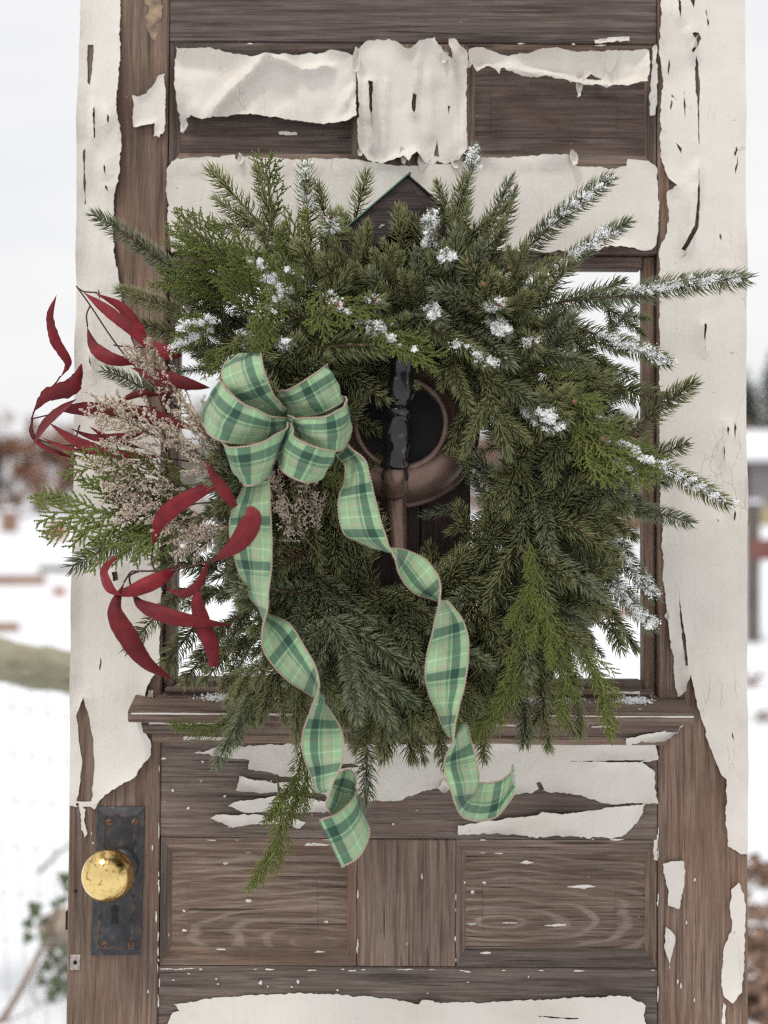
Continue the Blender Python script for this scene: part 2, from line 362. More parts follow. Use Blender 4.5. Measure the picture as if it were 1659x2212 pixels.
box('stile', JR + GAP, XR, 0, TH, Z0, ZT, M_WZ, door, 0.002)
R_TOP0 = zz(92); R_MID1, R_MID0 = zz(362), zz(545); R_LOCK1, R_LOCK0 = zz(1500), zz(1812); R_BOT1 = zz(2090)
MX0, MX1 = dp(782, 220)[0], dp(1005, 220)[0]
NX0, NX1 = dp(772, 1950)[0], dp(984, 1950)[0]
box('rail', JL, JR, 0.0005, TH, R_TOP0, ZT, M_WXT, door, 0.0015)
box('rail', JL, JR, 0.0005, TH, R_MID0, R_MID1, M_WXT, door, 0.0015)
box('rail', JL, JR, 0.0005, TH, R_LOCK0, R_LOCK1, M_WX, door, 0.0015)
box('rail', JL, JR, 0.0005, TH, R_BOT1 - 0.22, R_BOT1, M_WX, door, 0.0015)
box('rail', JL, JR, 0.0005, TH, Z0, Z0 + 0.16, M_WX, door, 0.0015)
box('muntin', MX0, MX1, 0.001, TH, R_MID1 + GAP, R_TOP0 - GAP, M_WZ, door, 0.0012)
box('muntin', NX0, NX1, 0.001, TH, R_BOT1 + GAP, R_LOCK0 - GAP, M_WZ, door, 0.0012)
box('muntin', NX0, NX1, 0.001, TH, Z0 + 0.1608, R_BOT1 - 0.2208, M_WZ, door, 0.0012)
def panel(x0, x1, z0, z1, m, mw=0.012, mv=0.019, raised=True):
    x0 += GAP; x1 -= GAP; z0 += GAP; z1 -= GAP
    bm = bmesh.new()
    add_box(bm, x0 - 0.004, x1 + 0.004, 0.013, 0.026, z0 - 0.004, z1 + 0.004, 0)
    if raised:
        w, h = x1 - x0, z1 - z0
        add_box(bm, x0 + w * 0.135, x1 - w * 0.20, 0.0123, 0.014, z0 + h * 0.27, z1 - h * 0.36, 0.0005)
    link('panel', bm_mesh('panel', bm, m), door)
    prof = [(0.0022, 0.0), (0.0045, 0.32), (0.0085, 0.62), (0.0125, 1.0), (0.02, 1.0), (0.02, 0.0)]     # (depth, share of width)
    def strip(a, b, inw):     # mitred moulding strip from corner a to corner b, width inw towards the panel
        (ax, az), (bx, bz), (dx, dz) = a, b, inw
        bm = bmesh.new(); ra, rb = [], []
        ux, uz = (1 if bx > ax else -1 if bx < ax else 0), (1 if bz > az else -1 if bz < az else 0)
        mit = mw if uz else mv
        other = mv if uz else mw
        for d, s in prof:
            ra.append(bm.verts.new((ax + dx * s + ux * other * s * (1 if ux else 0), d, az + dz * s + uz * mv * s)))
            rb.append(bm.verts.new((bx + dx * s - ux * mw * s, d, bz + dz * s - uz * mv * s)))
        n = len(prof)
        for i in range(n): bm.faces.new((ra[i], rb[i], rb[(i + 1) % n], ra[(i + 1) % n]))
        bm.faces.new(ra); bm.faces.new(rb[::-1])
        link('moulding', bm_mesh('moulding', bm, M_WZ if uz else M_WX), door)
    strip((x0, z0), (x0, z1), (mw, 0)); strip((x1, z0), (x1, z1), (-mw, 0))
    strip((x0, z0), (x1, z0), (0, mv)); strip((x0, z1), (x1, z1), (0, -mv))
panel(JL, MX0, R_MID1, R_TOP0, M_WXT); panel(MX1, JR, R_MID1, R_TOP0, M_WXT)
panel(JL, NX0, R_BOT1, R_LOCK0, M_WXC); panel(NX1, JR, R_BOT1, R_LOCK0, M_WXC2)
panel(JL, NX0, Z0 + 0.16, R_BOT1 - 0.22, M_WXC); panel(NX1, JR, Z0 + 0.16, R_BOT1 - 0.22, M_WXC)
# window surround: stepped frame strips inside the opening
WX0, WX1, WZ1, WZ0 = JL, JR, R_MID0, R_LOCK1
fw = 0.015
box('window_frame_strip', WX0 + GAP, WX0 + fw, 0.010, 0.034, WZ0 + GAP, WZ1 - GAP, M_WZ, door, 0.002)
box('window_frame_strip', WX1 - fw, WX1 - GAP, 0.010, 0.034, WZ0 + GAP, WZ1 - GAP, M_WZ, door, 0.002)
box('window_frame_strip', WX0 + fw + GAP, WX1 - fw - GAP, 0.010, 0.034, WZ1 - 0.016, WZ1 - GAP, M_WXT, door, 0.002)
box('window_frame_strip', WX0 + fw + GAP, WX1 - fw - GAP, 0.008, 0.034, WZ0 + GAP, WZ0 + 0.018, M_WX, door, 0.003)
box('window_frame_strip', WX0 + fw * 0.3, WX1 - fw * 0.3, -0.006, 0.0075, WZ0 + GAP, WZ0 + 0.0075, M_WX, door, 0.002)
# sill ledge with mouldings below it
sx0, sx1 = dp(285, 1550)[0], dp(1486, 1550)[0]
zt = zz(1503)
prism('sill', [(0.0, zt), (-0.046, zt - 0.0135), (-0.049, zt - 0.016), (-0.049, zt - 0.0245), (-0.044, zt - 0.0285), (0.0, zt - 0.0285)], 'x', sx0 + 0.004, sx1 - 0.004, M_WX, door)
zb = zt - 0.029
prism('sill_moulding', [(-0.0002, zb), (-0.027, zb), (-0.027, zb - 0.005), (-0.022, zb - 0.009), (-0.0145, zb - 0.012), (-0.0125, zb - 0.0165), (-0.0002, zb - 0.0165)], 'x', sx0 + 0.016, sx1 - 0.016, M_WX, door)
prism('sill_moulding', [(-0.0002, zb - 0.0168), (-0.010, zb - 0.0168), (-0.0105, zb - 0.021), (-0.006, zb - 0.027), (-0.0002, zb - 0.029)], 'x', sx0 + 0.026, sx1 - 0.026, M_WX, door)

# ------------------------------------------------------------------ peeling paint: thin curled sheets
rngp = np.random.default_rng(5)
def inside(P, poly):
    x, y = P[:, 0], P[:, 1]; r = np.zeros(len(P), bool); n = len(poly)
    for i in range(n):
        x0, y0 = poly[i]; x1, y1 = poly[(i + 1) % n]
        c = ((y0 > y) != (y1 > y)); xi = (x1 - x0) * (y - y0) / (y1 - y0 + 1e-15) + x0
        r ^= c & (x < xi)
    return r
def ragged(poly, step=0.0032, amp=0.0011):
    out = []
    n = len(poly)
    for i in range(n):
        a = np.array(poly[i]); b = np.array(poly[(i + 1) % n]); L = np.linalg.norm(b - a); k = max(1, int(L / step))
        nrm = np.array([-(b - a)[1], (b - a)[0]]) / max(L, 1e-9)
        for j in range(k):
            t = j / k; p = a + (b - a) * t
            if j: p = p + nrm * (mnoise.noise(Vector((p[0] * 160, p[1] * 160, 3))) * amp * 1.6 + mnoise.noise(Vector((p[0] * 45, p[1] * 45, 9))) * amp * 1.8) \
                        + rngp.normal(0, amp * 0.22, 2)
            out.append(p)
    return np.array(out)
def paint(outline, holes=(), off=0.0012, curl=0.003, cw=0.012, ridges=(), sag=0.0, grid=None, amp=0.0011, thick=0.0007, name='paint_flake', tight=False):
    """outline and holes in grid points; ridges (x0,y0,x1,y1,height,width grid units)"""
    pl = ragged([dp(*p) for p in outline], amp=amp); pl[:, 0] = np.clip(pl[:, 0], XL + 0.0006, XR - 0.0006); hl = [ragged([dp(*p) for p in h], 0.004, 0.0006) for h in holes]
    ext = pl.max(0) - pl.min(0)
    g = grid or max(0.0035, min(0.009, math.sqrt(ext[0] * ext[1]) / 34))
    gx, gz = np.meshgrid(np.arange(pl[:, 0].min(), pl[:, 0].max(), g), np.arange(pl[:, 1].min(), pl[:, 1].max(), g))
    G = np.stack([gx.ravel(), gz.ravel()], -1) + rngp.normal(0, g * 0.12, (gx.size, 2))
    bnd = np.vstack([pl] + hl)
    d = np.array([np.min(np.sum((bnd - q) ** 2, 1)) for q in G]) ** 0.5 if len(G) else np.zeros(0)
    ok = inside(G, pl) & (d > g * 0.45)
    for h in hl: ok &= ~inside(G, h)
    G = G[ok]
    pts = np.vstack([bnd, G]); edges = []; s = 0
    for loop in [pl] + hl:
        n = len(loop); edges += [(s + i, s + (i + 1) % n) for i in range(n)]; s += n
    vo, eo, fo, *_ = delaunay_2d_cdt([Vector(p) for p in pts], edges, [], 0, 1e-7)
    V2 = np.array([(v.x, v.y) for v in vo]); F = np.array([f for f in fo if len(f) == 3])
    cen = V2[F].mean(1); keep = inside(cen, pl)
    for h in hl: keep &= ~inside(cen, h)
    F = F[keep]
    a, b_, c = V2[F[:, 0]], V2[F[:, 1]], V2[F[:, 2]]
    ar = (b_[:, 0] - a[:, 0]) * (c[:, 1] - a[:, 1]) - (b_[:, 1] - a[:, 1]) * (c[:, 0] - a[:, 0]); F[ar < 0] = F[ar < 0][:, ::-1]
    dist = np.array([np.min(np.sum((bnd - q) ** 2, 1)) for q in V2]) ** 0.5
    seed = rngp.uniform(0, 50)
    nz = np.array([mnoise.noise(Vector((p[0] * 22 + seed, p[1] * 14, seed))) for p in V2])
    nf = np.array([mnoise.noise(Vector((p[0] * 60, p[1] * 40 + seed, seed))) for p in V2])
    e = np.clip(1 - dist / cw, 0, 1) ** 1.8 * np.clip(0.35 + nz * 1.3, 0.02, 1.5)
    hgt = off + 1.5 * curl * e + 0.0005 * np.clip(nf + 0.2, 0, 1) + 1.5 * sag * np.clip(nz + 0.25, 0, 1) + 0.35 * sag * nf
    for (x0, y0, x1, y1, hh, ww) in ridges:
        A = np.array(dp(x0, y0)); B = np.array(dp(x1, y1)); AB = B - A; t = np.clip(((V2 - A) @ AB) / (AB @ AB), 0, 1)
        q = np.linalg.norm(V2 - (A + t[:, None] * AB), axis=1) / (ww * K); hgt += 1.5 * hh * np.exp(-q * q) * (0.4 + 0.6 * np.sin(t * math.pi) ** 0.5)
    n = len(V2)
    Vf = np.stack([V2[:, 0], -hgt - thick, V2[:, 1]], -1); Vb = np.stack([V2[:, 0], -hgt, V2[:, 1]], -1)
    ed = {}
    for f in F:
        for i in range(3): ed[(f[i], f[(i + 1) % 3])] = 1
    B = np.array([k for k in ed if (k[1], k[0]) not in ed])
    # walls use their own vertices so that the sheet keeps a crisp edge
    wf, wb = Vf[B], Vb[B]; m = len(B)
    Wv = np.concatenate([wf[:, 0], wf[:, 1], wb[:, 1], wb[:, 0]]); ii = np.arange(m)
    Q = np.stack([2 * n + ii, 2 * n + 3 * m + ii, 2 * n + 2 * m + ii, 2 * n + m + ii], -1)
    me = np_mesh(name, np.vstack([Vf, Vb, Wv]), np.vstack([F, F[:, ::-1] + n]), M_PAINT, None, Q, True)
    return link(name, me, door)
def slivers(x0, x1, y0, y1, n, seed):
    r = np.random.default_rng(seed); out = []
    for k in range(n):
        x, y = r.uniform(x0, x1), r.uniform(y0, y1); l = r.uniform(10, 42); w = r.uniform(1.6, 4.0); d = r.normal(0, 3)
        out.append([(x, y), (x + w, y + l * .35), (x + d + w * .6, y + l), (x + d - .5, y + l * .7), (x - w * .4, y + l * .4)])
    return out
# left stile
paint([(176, -20), (262, -20), (263, 150), (258, 250), (266, 320), (262, 380), (248, 430), (244, 480), (248, 542), (258, 600), (270, 680), (293, 760), (300, 800),
       (330, 900), (347, 960), (347, 1440), (338, 1455), (318, 1490), (312, 1530), (316, 1575), (327, 1605), (327, 1630), (308, 1655), (292, 1678), (240, 1708), (206, 1738),
       (199, 1742), (140, 1742), (138, 1400), (150, 1000), (156, 600), (156, 300), (156, 95), (176, 80)],
      holes=[[(190, 98), (203, 98), (202, 130), (196, 187), (190, 180)], [(183, 330), (187, 325), (187, 440), (184, 445)], [(183, 1503), (194, 1545), (203, 1600), (205, 1650), (200, 1700), (202, 1730), (166, 1730), (172, 1700), (178, 1640), (170, 1590), (166, 1545)],
             [(243, 1236), (256, 1234), (258, 1252), (246, 1256)], [(205, 240), (208, 236), (209, 300), (206, 305)]] + slivers(215, 245, 60, 420, 3, 1) + slivers(180, 240, 480, 1450, 5, 2), off=0.0010, curl=0.006, cw=0.014, sag=0.0015,
      ridges=[(176, 100, 172, 500, 0.004, 8), (255, 40, 258, 420, 0.004, 9)])
paint([(287, 208), (300, 212), (318, 205), (345, 165), (357, 162), (359, 200), (357, 285), (345, 300), (333, 297), (335, 268), (318, 272), (290, 277), (289, 250)], curl=0.004, cw=0.010)
paint([(172, 1740), (186, 1748), (183, 1775), (190, 1800), (184, 1808), (176, 1790), (175, 1765)], curl=0.002, cw=0.004)
paint([(200, 1720), (214, 1728), (205, 1748), (197, 1742)], curl=0.002, cw=0.004)
# sheets over the upper panels and the muntin
paint([(384, 112), (470, 119), (564, 126), (583, 128), (640, 122), (718, 112), (745, 116), (770, 124), (770, 261), (751, 271), (676, 266), (606, 257), (536, 254), (452, 264), (415, 254), (403, 261),
       (396, 290), (387, 233), (380, 159)], off=0.0015, curl=0.010, cw=0.022, sag=0.007,
      ridges=[(575, 130, 455, 262, 0.013, 14), (575, 130, 660, 158, 0.008, 8), (660, 158, 720, 150, 0.008, 8), (735, 250, 765, 190, 0.006, 8), (560, 130, 570, 200, -0.003, 30)])
paint([(768, 124), (780, 105), (795, 92), (815, 88), (845, 92), (862, 100), (880, 112), (892, 108), (905, 97), (938, 88), (943, 100), (962, 125), (975, 140), (968, 92), (978, 90), (1008, 122), (1008, 330), (990, 352),
       (960, 356), (944, 348), (935, 356), (915, 352), (900, 336), (893, 342), (882, 357), (870, 345), (850, 350), (820, 355), (795, 350), (775, 320), (773, 280), (777, 262)],
      holes=[[(944, 300), (949, 340), (938, 338)], [(892, 205), (900, 210), (894, 250), (889, 235)], [(796, 180), (806, 182), (803, 262), (798, 240)], [(967, 230), (972, 232), (969, 250)]], off=0.0014, curl=0.009, cw=0.012, sag=0.006,
      ridges=[(800, 180, 805, 330, 0.008, 7), (835, 175, 830, 335, 0.004, 6), (905, 110, 893, 230, 0.005, 7), (975, 120, 985, 345, 0.006, 9), (925, 160, 930, 300, 0.004, 12)])
paint([(1010, 126), (1037, 117), (1076, 122), (1180, 120), (1290, 124), (1350, 118), (1397, 116), (1399, 146), (1390, 192), (1368, 195), (1348, 200), (1319, 195), (1241, 187), (1163, 175), (1081, 153), (1078, 165),
       (1051, 156), (1027, 175), (1010, 151)], holes=[[(1262, 176), (1275, 165), (1300, 176)]], off=0.0015, curl=0.013, cw=0.016, sag=0.005,
      ridges=[(1085, 150, 1240, 182, 0.006, 9), (1245, 185, 1345, 195, 0.007, 8)])
paint([(1283, 88), (1320, 84), (1358, 82), (1358, 91), (1325, 94), (1285, 96)], curl=0.003, cw=0.005)
paint([(1236, 117), (1280, 114), (1282, 123), (1240, 122)], curl=0.003, cw=0.004)
paint([(1408, 105), (1415, 100), (1420, 180), (1414, 250), (1403, 252), (1404, 180)], off=0.002, curl=0.004, cw=0.006)
# middle rail
paint([(362, 367), (372, 352), (385, 345), (480, 338), (508, 335), (512, 356), (516, 337), (640, 345), (740, 345), (790, 352), (860, 362), (1000, 352), (1040, 345), (1140, 340), (1237, 337), (1240, 358), (1320, 366),
       (1353, 360), (1355, 345), (1400, 350), (1418, 365), (1423, 450), (1416, 530), (1400, 541), (1350, 536), (1310, 537), (1290, 545), (1100, 543), (700, 545), (370, 545), (362, 450)],
      off=0.0012, curl=0.004, cw=0.012, sag=0.0012, ridges=[(372, 366, 505, 358, 0.003, 6), (516, 358, 800, 365, 0.003, 6), (1050, 362, 1236, 358, 0.003, 6)])
paint([(600, 279), (640, 280), (641, 285), (602, 285)], off=-0.0125, curl=0.001, cw=0.003)
# right stile
paint([(1425, -20), (1625, -20), (1625, 300), (1625, 800), (1625, 1200), (1625, 1845), (1600, 1845), (1588, 1836), (1572, 1828), (1567, 1760), (1566, 1682), (1555, 1672), (1526, 1597), (1505, 1530), (1494, 1480),
       (1490, 1455), (1480, 1490), (1462, 1505), (1457, 1477), (1455, 1418), (1447, 1398), (1439, 1320), (1431, 1241), (1430, 1163), (1424, 1084), (1424, 560), (1424, 540), (1436, 516), (1443, 467), (1438, 418),
       (1460, 404), (1443, 389), (1426, 340), (1424, 248), (1431, 170), (1421, 112), (1426, 29)],
      holes=[[(1490, 80), (1508, 72), (1514, 85), (1504, 105), (1494, 120), (1490, 115), (1498, 95)], [(1501, 126), (1508, 140), (1511, 200), (1509, 316), (1505, 220), (1500, 150)],
             [(1504, 360), (1510, 440), (1508, 490), (1478, 545), (1470, 540), (1498, 490), (1503, 430)], [(1477, 195), (1481, 230), (1480, 262), (1476, 230)], [(1463, 0), (1470, 5), (1467, 45)],
             [(1488, -5), (1500, 0), (1497, 20)], [(1523, 20), (1532, 50), (1528, 68)], [(1458, 308), (1472, 322), (1470, 334)], [(1465, 1261), (1472, 1340), (1480, 1390), (1484, 1437), (1479, 1437), (1473, 1385), (1468, 1340)],
             [(1519, 700), (1524, 702), (1521, 760), (1518, 730)]] + slivers(1440, 1465, 60, 360, 3, 3) + slivers(1530, 1595, 40, 620, 5, 4) + slivers(1520, 1595, 650, 1800, 6, 5),
      off=0.0010, curl=0.0045, cw=0.011, sag=0.0008, ridges=[(1500, 370, 1480, 540, 0.009, 14), (1490, 60, 1500, 130, 0.006, 10), (1430, 200, 1428, 330, 0.004, 8), (1590, 500, 1592, 1100, 0.0012, 3)])
paint([(1430, 1864), (1474, 1858), (1480, 1881), (1474, 1920), (1465, 1962), (1442, 1954), (1437, 1900)], curl=0.003, cw=0.008)
paint([(1436, 2000), (1445, 2005), (1457, 2020), (1450, 2060), (1445, 2093), (1435, 2050)], curl=0.003, cw=0.006)
paint([(1595, 1905), (1578, 1920), (1575, 1960), (1580, 2000), (1565, 2040), (1558, 2100), (1562, 2150), (1580, 2165), (1600, 2140), (1605, 2080), (1608, 2000), (1610, 1960), (1606, 1930)], curl=0.003, cw=0.008)
paint([(1562, 2165), (1568, 2172), (1563, 2230), (1556, 2230)], curl=0.002, cw=0.004)
paint([(1414, 1814), (1421, 1812), (1421, 1860), (1413, 1858)], off=-0.003, curl=0.001, cw=0.003)
# lock rail
paint([(420, 1626), (470, 1612), (640, 1607), (1045, 1606), (1350, 1606), (1415, 1604), (1420, 1640), (1385, 1645), (1412, 1665), (1412, 1700), (1420, 1735), (1300, 1733), (1230, 1712), (1190, 1712), (1165, 1702), (1150, 1712),
       (1080, 1715), (960, 1695), (900, 1715), (850, 1730), (800, 1732), (770, 1715), (740, 1722), (720, 1722), (690, 1712), (640, 1708), (560, 1712), (511, 1705), (518, 1676), (545, 1682), (600, 1690), (650, 1684), (600, 1672), (537, 1660), (540, 1642), (480, 1636)],
      holes=[[(640, 1652), (760, 1648), (780, 1656), (700, 1662)], [(1158, 1690), (1166, 1688), (1176, 1706), (1164, 1704)], [(1230, 1644), (1395, 1640), (1380, 1646)]], off=0.0010, curl=0.003, cw=0.009, sag=0.0006)
paint([(493, 1740), (520, 1728), (560, 1724), (640, 1718), (700, 1730), (740, 1745), (700, 1755), (650, 1757), (600, 1752), (530, 1755)], curl=0.002, cw=0.006)
paint([(455, 1766), (475, 1759), (560, 1759), (590, 1767), (621, 1760), (663, 1775), (647, 1789), (620, 1783), (590, 1778), (540, 1780), (504, 1787), (480, 1775)], curl=0.002, cw=0.006)
paint([(989, 1782), (1056, 1771), (1161, 1759), (1170, 1752), (1207, 1756), (1254, 1753), (1335, 1742), (1393, 1736), (1381, 1765), (1352, 1800), (1323, 1811), (1254, 1808), (1196, 1804), (1172, 1808), (1045, 1798), (990, 1803)], curl=0.003, cw=0.008)
paint([(1348, 1592), (1400, 1580), (1440, 1572), (1470, 1560), (1455, 1580), (1425, 1597), (1388, 1600), (1350, 1608)], off=0.012, curl=0.008, cw=0.012)
# bottom rail
paint([(345, 2300), (362, 2212), (374, 2186), (388, 2182), (376, 2168), (406, 2165), (467, 2154), (560, 2148), (654, 2144), (780, 2150), (850, 2158), (905, 2166), (910, 2158), (1000, 2165), (1130, 2160), (1290, 2150), (1360, 2150),
       (1393, 2170), (1388, 2190), (1397, 2215), (1390, 2330), (900, 2390), (500, 2370)], holes=[[(1160, 2192), (1250, 2197), (1248, 2199), (1165, 2196)]], off=0.0010, curl=0.003, cw=0.008, sag=0.0006)
# loose chips lifting along the edges of the big sheets
rc_ = np.random.default_rng(21)
for (px, py) in [(772, 135), (905, 110), (958, 128), (780, 330), (870, 340), (915, 345), (985, 345), (1012, 140), (1250, 188), (396, 270), (1440, 1330), (330, 1500), (1500, 95), (520, 348), (1238, 350), (960, 1700)]:
    a = rc_.uniform(7, 15); b2 = a * rc_.uniform(1.2, 2.6); ph = rc_.uniform(0, 6.28)
    paint([(px + a * math.cos(-t) * rc_.uniform(.3, 1.15), py + b2 * math.sin(-t) * rc_.uniform(.5, 1.1)) for t in np.linspace(0, 6.28, 6, endpoint=False)], off=0.0026, curl=0.0065, cw=0.007, grid=0.0035)
# small flecks left behind
def fleck(px, py, w, h, off=0.0006):
    n = 9; ph = rngp.uniform(0, 6.28)
    paint([(px + w / 2 * math.cos(-a) * rngp.uniform(0.35, 1.1), py + h / 2 * math.sin(-a) * rngp.uniform(0.3, 1.1)) for a in np.linspace(0, 6.28, n, endpoint=False)], off=off, curl=0.001, cw=0.002, amp=0.0004, grid=0.004)
PB = -0.0128
for (a, b_, w, h) in [(850, 548, 110, 20), (990, 540, 60, 12), (600, 577, 40, 12), (655, 580, 55, 14), (762, 617, 55, 20), (970, 708, 115, 20), (880, 852, 120, 12), (700, 843, 60, 8), (605, 945, 60, 10), (605, 692, 16, 18), (560, 728, 18, 14), (530, 690, 14, 14)]:
    fleck(697 + a * .5798, 1510 + b_ * .5798, w * .58, h * .58, PB if h != 10 else 0.0006)
for (a, b_, w, h, o) in [(1145, 698, 40, 28, PB), (848, 833, 30, 18, PB), (843, 743, 18, 16, PB), (1455, 428, 150, 22, -0.006), (1480, 928, 60, 12, -0.008), (800, 172, 16, 22, .0006), (872, 255, 20, 18, .0006), (937, 40, 20, 14, .0006),
                         (760, 25, 40, 12, .0006), (1205, 1062, 22, 30, .0006), (1380, 1058, 18, 26, .0006), (1440, 1005, 70, 10, .0006), (1240, 1000, 60, 10, .0006), (1020, 918, 60, 8, -0.008)]:
    fleck(a * .4669, 1626 + b_ * .4669, w * .467, h * .467, o)
for (px, py, w, h) in [(700, 1600, 30, 5), (880, 2093, 26, 5), (1250, 2096, 40, 4), (760, 2096, 20, 5), (1010, 2098, 22, 4), (705, 1990, 12, 8), (300, 1900, 5, 14), (338, 1980, 4, 26), (345, 2120, 5, 30), (330, 1830, 4, 14), (1500, 1900, 5, 12), (1470, 2130, 5, 16)]:
    fleck(px, py, w, h)
# broken lines of paint caught in the joints
rj = np.random.default_rng(12)
def joint(px0, py0, px1, py1, n, off=0.0007):
    for k in range(n):
        f = rj.uniform(0, 1); px, py = px0 + (px1 - px0) * f, py0 + (py1 - py0) * f; l = rj.uniform(8, 34); w = rj.uniform(2.0, 4.5); v = abs(py1 - py0) > abs(px1 - px0)
        fleck(px + rj.normal(0, .8), py + rj.normal(0, .8), w if v else l, l if v else w, off)
joint(344, 1660, 342, 2200, 12); joint(1421, 1760, 1421, 2200, 9); joint(350, 2092, 1415, 2096, 16); joint(350, 1813, 770, 1813, 5); joint(990, 1813, 1415, 1813, 4); joint(985, 1830, 984, 2080, 4); joint(772, 1830, 772, 2080, 4); joint(370, 94, 1415, 98, 4); joint(300, 1850, 296, 2050, 4)
for k in range(26): fleck(rj.uniform(360, 1400), rj.choice([rj.uniform(1640, 1800), rj.uniform(2105, 2145)]), rj.uniform(3, 9), rj.uniform(3, 6))
for k in range(14): fleck(rj.choice([rj.uniform(175, 335), rj.uniform(1430, 1560)]), rj.uniform(1760, 2200), rj.uniform(3, 5), rj.uniform(4, 14))
# paint left along the sill nose and its mouldings
def sill_paint(px0, px1, zc, hh, y):
    x0, x1 = dp(px0, 1550)[0], dp(px1, 1550)[0]
    n = max(6, int((x1 - x0) / 0.008)); xs = np.linspace(x0, x1, n)
    top = [(x, zc + hh * (0.5 + 0.5 * mnoise.noise(Vector((x * 70, 1, zc * 90))))) for x in xs]; bot = [(x, zc - hh * (0.6 + 0.6 * mnoise.noise(Vector((x * 60, 5, zc * 90))))) for x in xs[::-1]]
    prism('paint_flake', top + bot, 'y', y, y + 0.0006, M_PAINT, door, 0)
sill_paint(300, 640, zt - 0.0175, 0.0016, -0.0498); sill_paint(1120, 1478, zt - 0.0175, 0.0014, -0.0498)
sill_paint(330, 470, zb - 0.0025, 0.0022, -0.0278); sill_paint(1065, 1110, zb - 0.0025, 0.0022, -0.0278); sill_paint(1270, 1310, zb - 0.003, 0.0015, -0.0278)
sill_paint(400, 500, zb - 0.0215, 0.003, -0.0113)
sill_paint(1290, 1380, WZ0 + 0.0045, 0.0025, -0.0067)

# ------------------------------------------------------------------ lock: plate, knob, keyhole
M_PLATE = None
def plate_mat():
    m, nt, N, L, b = mat('blackened_steel_plate')
    tc = N.new('ShaderNodeTexCoord'); v = tc.outputs['Object']
    n = noise_node(N, L, v, 55, 6, 0.65); n2 = noise_node(N, L, v, 190, 3, 0.6)
    r = ramp(N, [(0.25, (0.016, 0.016, 0.018)), (0.55, (0.042, 0.043, 0.048)), (0.72, (0.11, 0.09, 0.075))]); L.new(n.outputs['Fac'], r.inputs['Fac'])
    ge = N.new('ShaderNodeNewGeometry'); rp = ramp(N, [(0.50, (0, 0, 0)), (0.56, (1, 1, 1))]); L.new(ge.outputs['Pointiness'], rp.inputs['Fac'])
    sp = ramp(N, [(0.66, (0, 0, 0)), (0.72, (1, 1, 1))]); L.new(n2.outputs['Fac'], sp.inputs['Fac'])
    c = mixc(N, L, math_node(N, L, 'MULTIPLY', sp.outputs['Color'], 0.6), r.outputs['Color'], (0.22, 0.13, 0.07))
    L.new(c, b.inputs['Base Color']); b.inputs['Roughness'].default_value = 0.5; b.inputs['Metallic'].default_value = 0.35
    bump(N, L, b, n2.outputs['Fac'], 0.3, 0.0006); return m
M_PLATE = plate_mat(); M_RUST = simple('rusty_worn_edge', (0.17, 0.085, 0.05), 0.7, 0.2, 160, 0.5, 0.0004)
M_RIM = simple('worn_plate_rim', (0.065, 0.047, 0.040), 0.6, 0.3, 130, 0.85, 0.0004)
M_BLACK = simple('black_recess', (0.006, 0.006, 0.007), 0.8)
plc = [dp(211, 1742), dp(313, 1742), dp(304, 2062), dp(197, 2062)]     # corners
def frame_pts(ins, y):
    cx = sum(p[0] for p in plc) / 4; cz = sum(p[1] for p in plc) / 4; o = []
    for (x, z) in plc: o.append((x + (ins if x < cx else -ins), y, z + (ins if z < cz else -ins)))
    return o
bm = bmesh.new(); rings = [[bm.verts.new(p) for p in frame_pts(i, y)] for i, y in ((0, -0.0002), (0, -0.002), (0.0085, -0.0066), (0.0095, -0.0064))]
for a_, b2 in zip(rings, rings[1:]):
    for i in range(4): bm.faces.new((a_[i], a_[(i + 1) % 4], b2[(i + 1) % 4], b2[i]))
bm.faces.new(rings[-1])
plate = link('lock_plate', bm_mesh('lock_plate', bm, M_PLATE), door)
# worn rim of the raised field
bm = bmesh.new(); r1 = [bm.verts.new(p) for p in frame_pts(0.0078, -0.0067)]; r2 = [bm.verts.new(p) for p in frame_pts(0.0100, -0.0074)]; r3 = [bm.verts.new(p) for p in frame_pts(0.0116, -0.0066)]
for a_, b2 in ((r1, r2), (r2, r3)):
    for i in range(4): bm.faces.new((a_[i], a_[(i + 1) % 4], b2[(i + 1) % 4], b2[i]))
link('plate_rim', bm_mesh('plate_rim', bm, M_RIM), plate)
for (px, py) in ((236, 1776), (291, 1776), (226, 2041), (283, 2041)):
    x, z = dp(px, py, 0.007); s_ = lathe('screw', [(0, 0.0026), (0.0022, 0.0024), (0.0040, 0.0010), (0.0043, -0.0008)], M_RUST, plate, 16, Matrix.Translation((x, -0.0064, z)))
    bm = bmesh.new(); add_box(bm, -0.0032, 0.0032, -0.0030, -0.0020, -0.0005, 0.0005, 0); bm.transform(Matrix.Translation((x, -0.0062, z)) @ Matrix.Rotation(rngp.uniform(0, 3), 4, 'Y'))
    link('screw_slot', bm_mesh('screw_slot', bm, M_BLACK), plate)
kx, kz = dp(248, 1964, 0.007)
kh = [(kx + 0.0048 * math.cos(a), kz + 0.0048 * math.sin(a)) for a in np.linspace(math.radians(-55), math.radians(235), 16)] + [(kx - 0.0045, kz - 0.017), (kx + 0.0045, kz - 0.017)]
prism('keyhole', kh, 'y', -0.0072, -0.0040, M_BLACK, plate, 0)
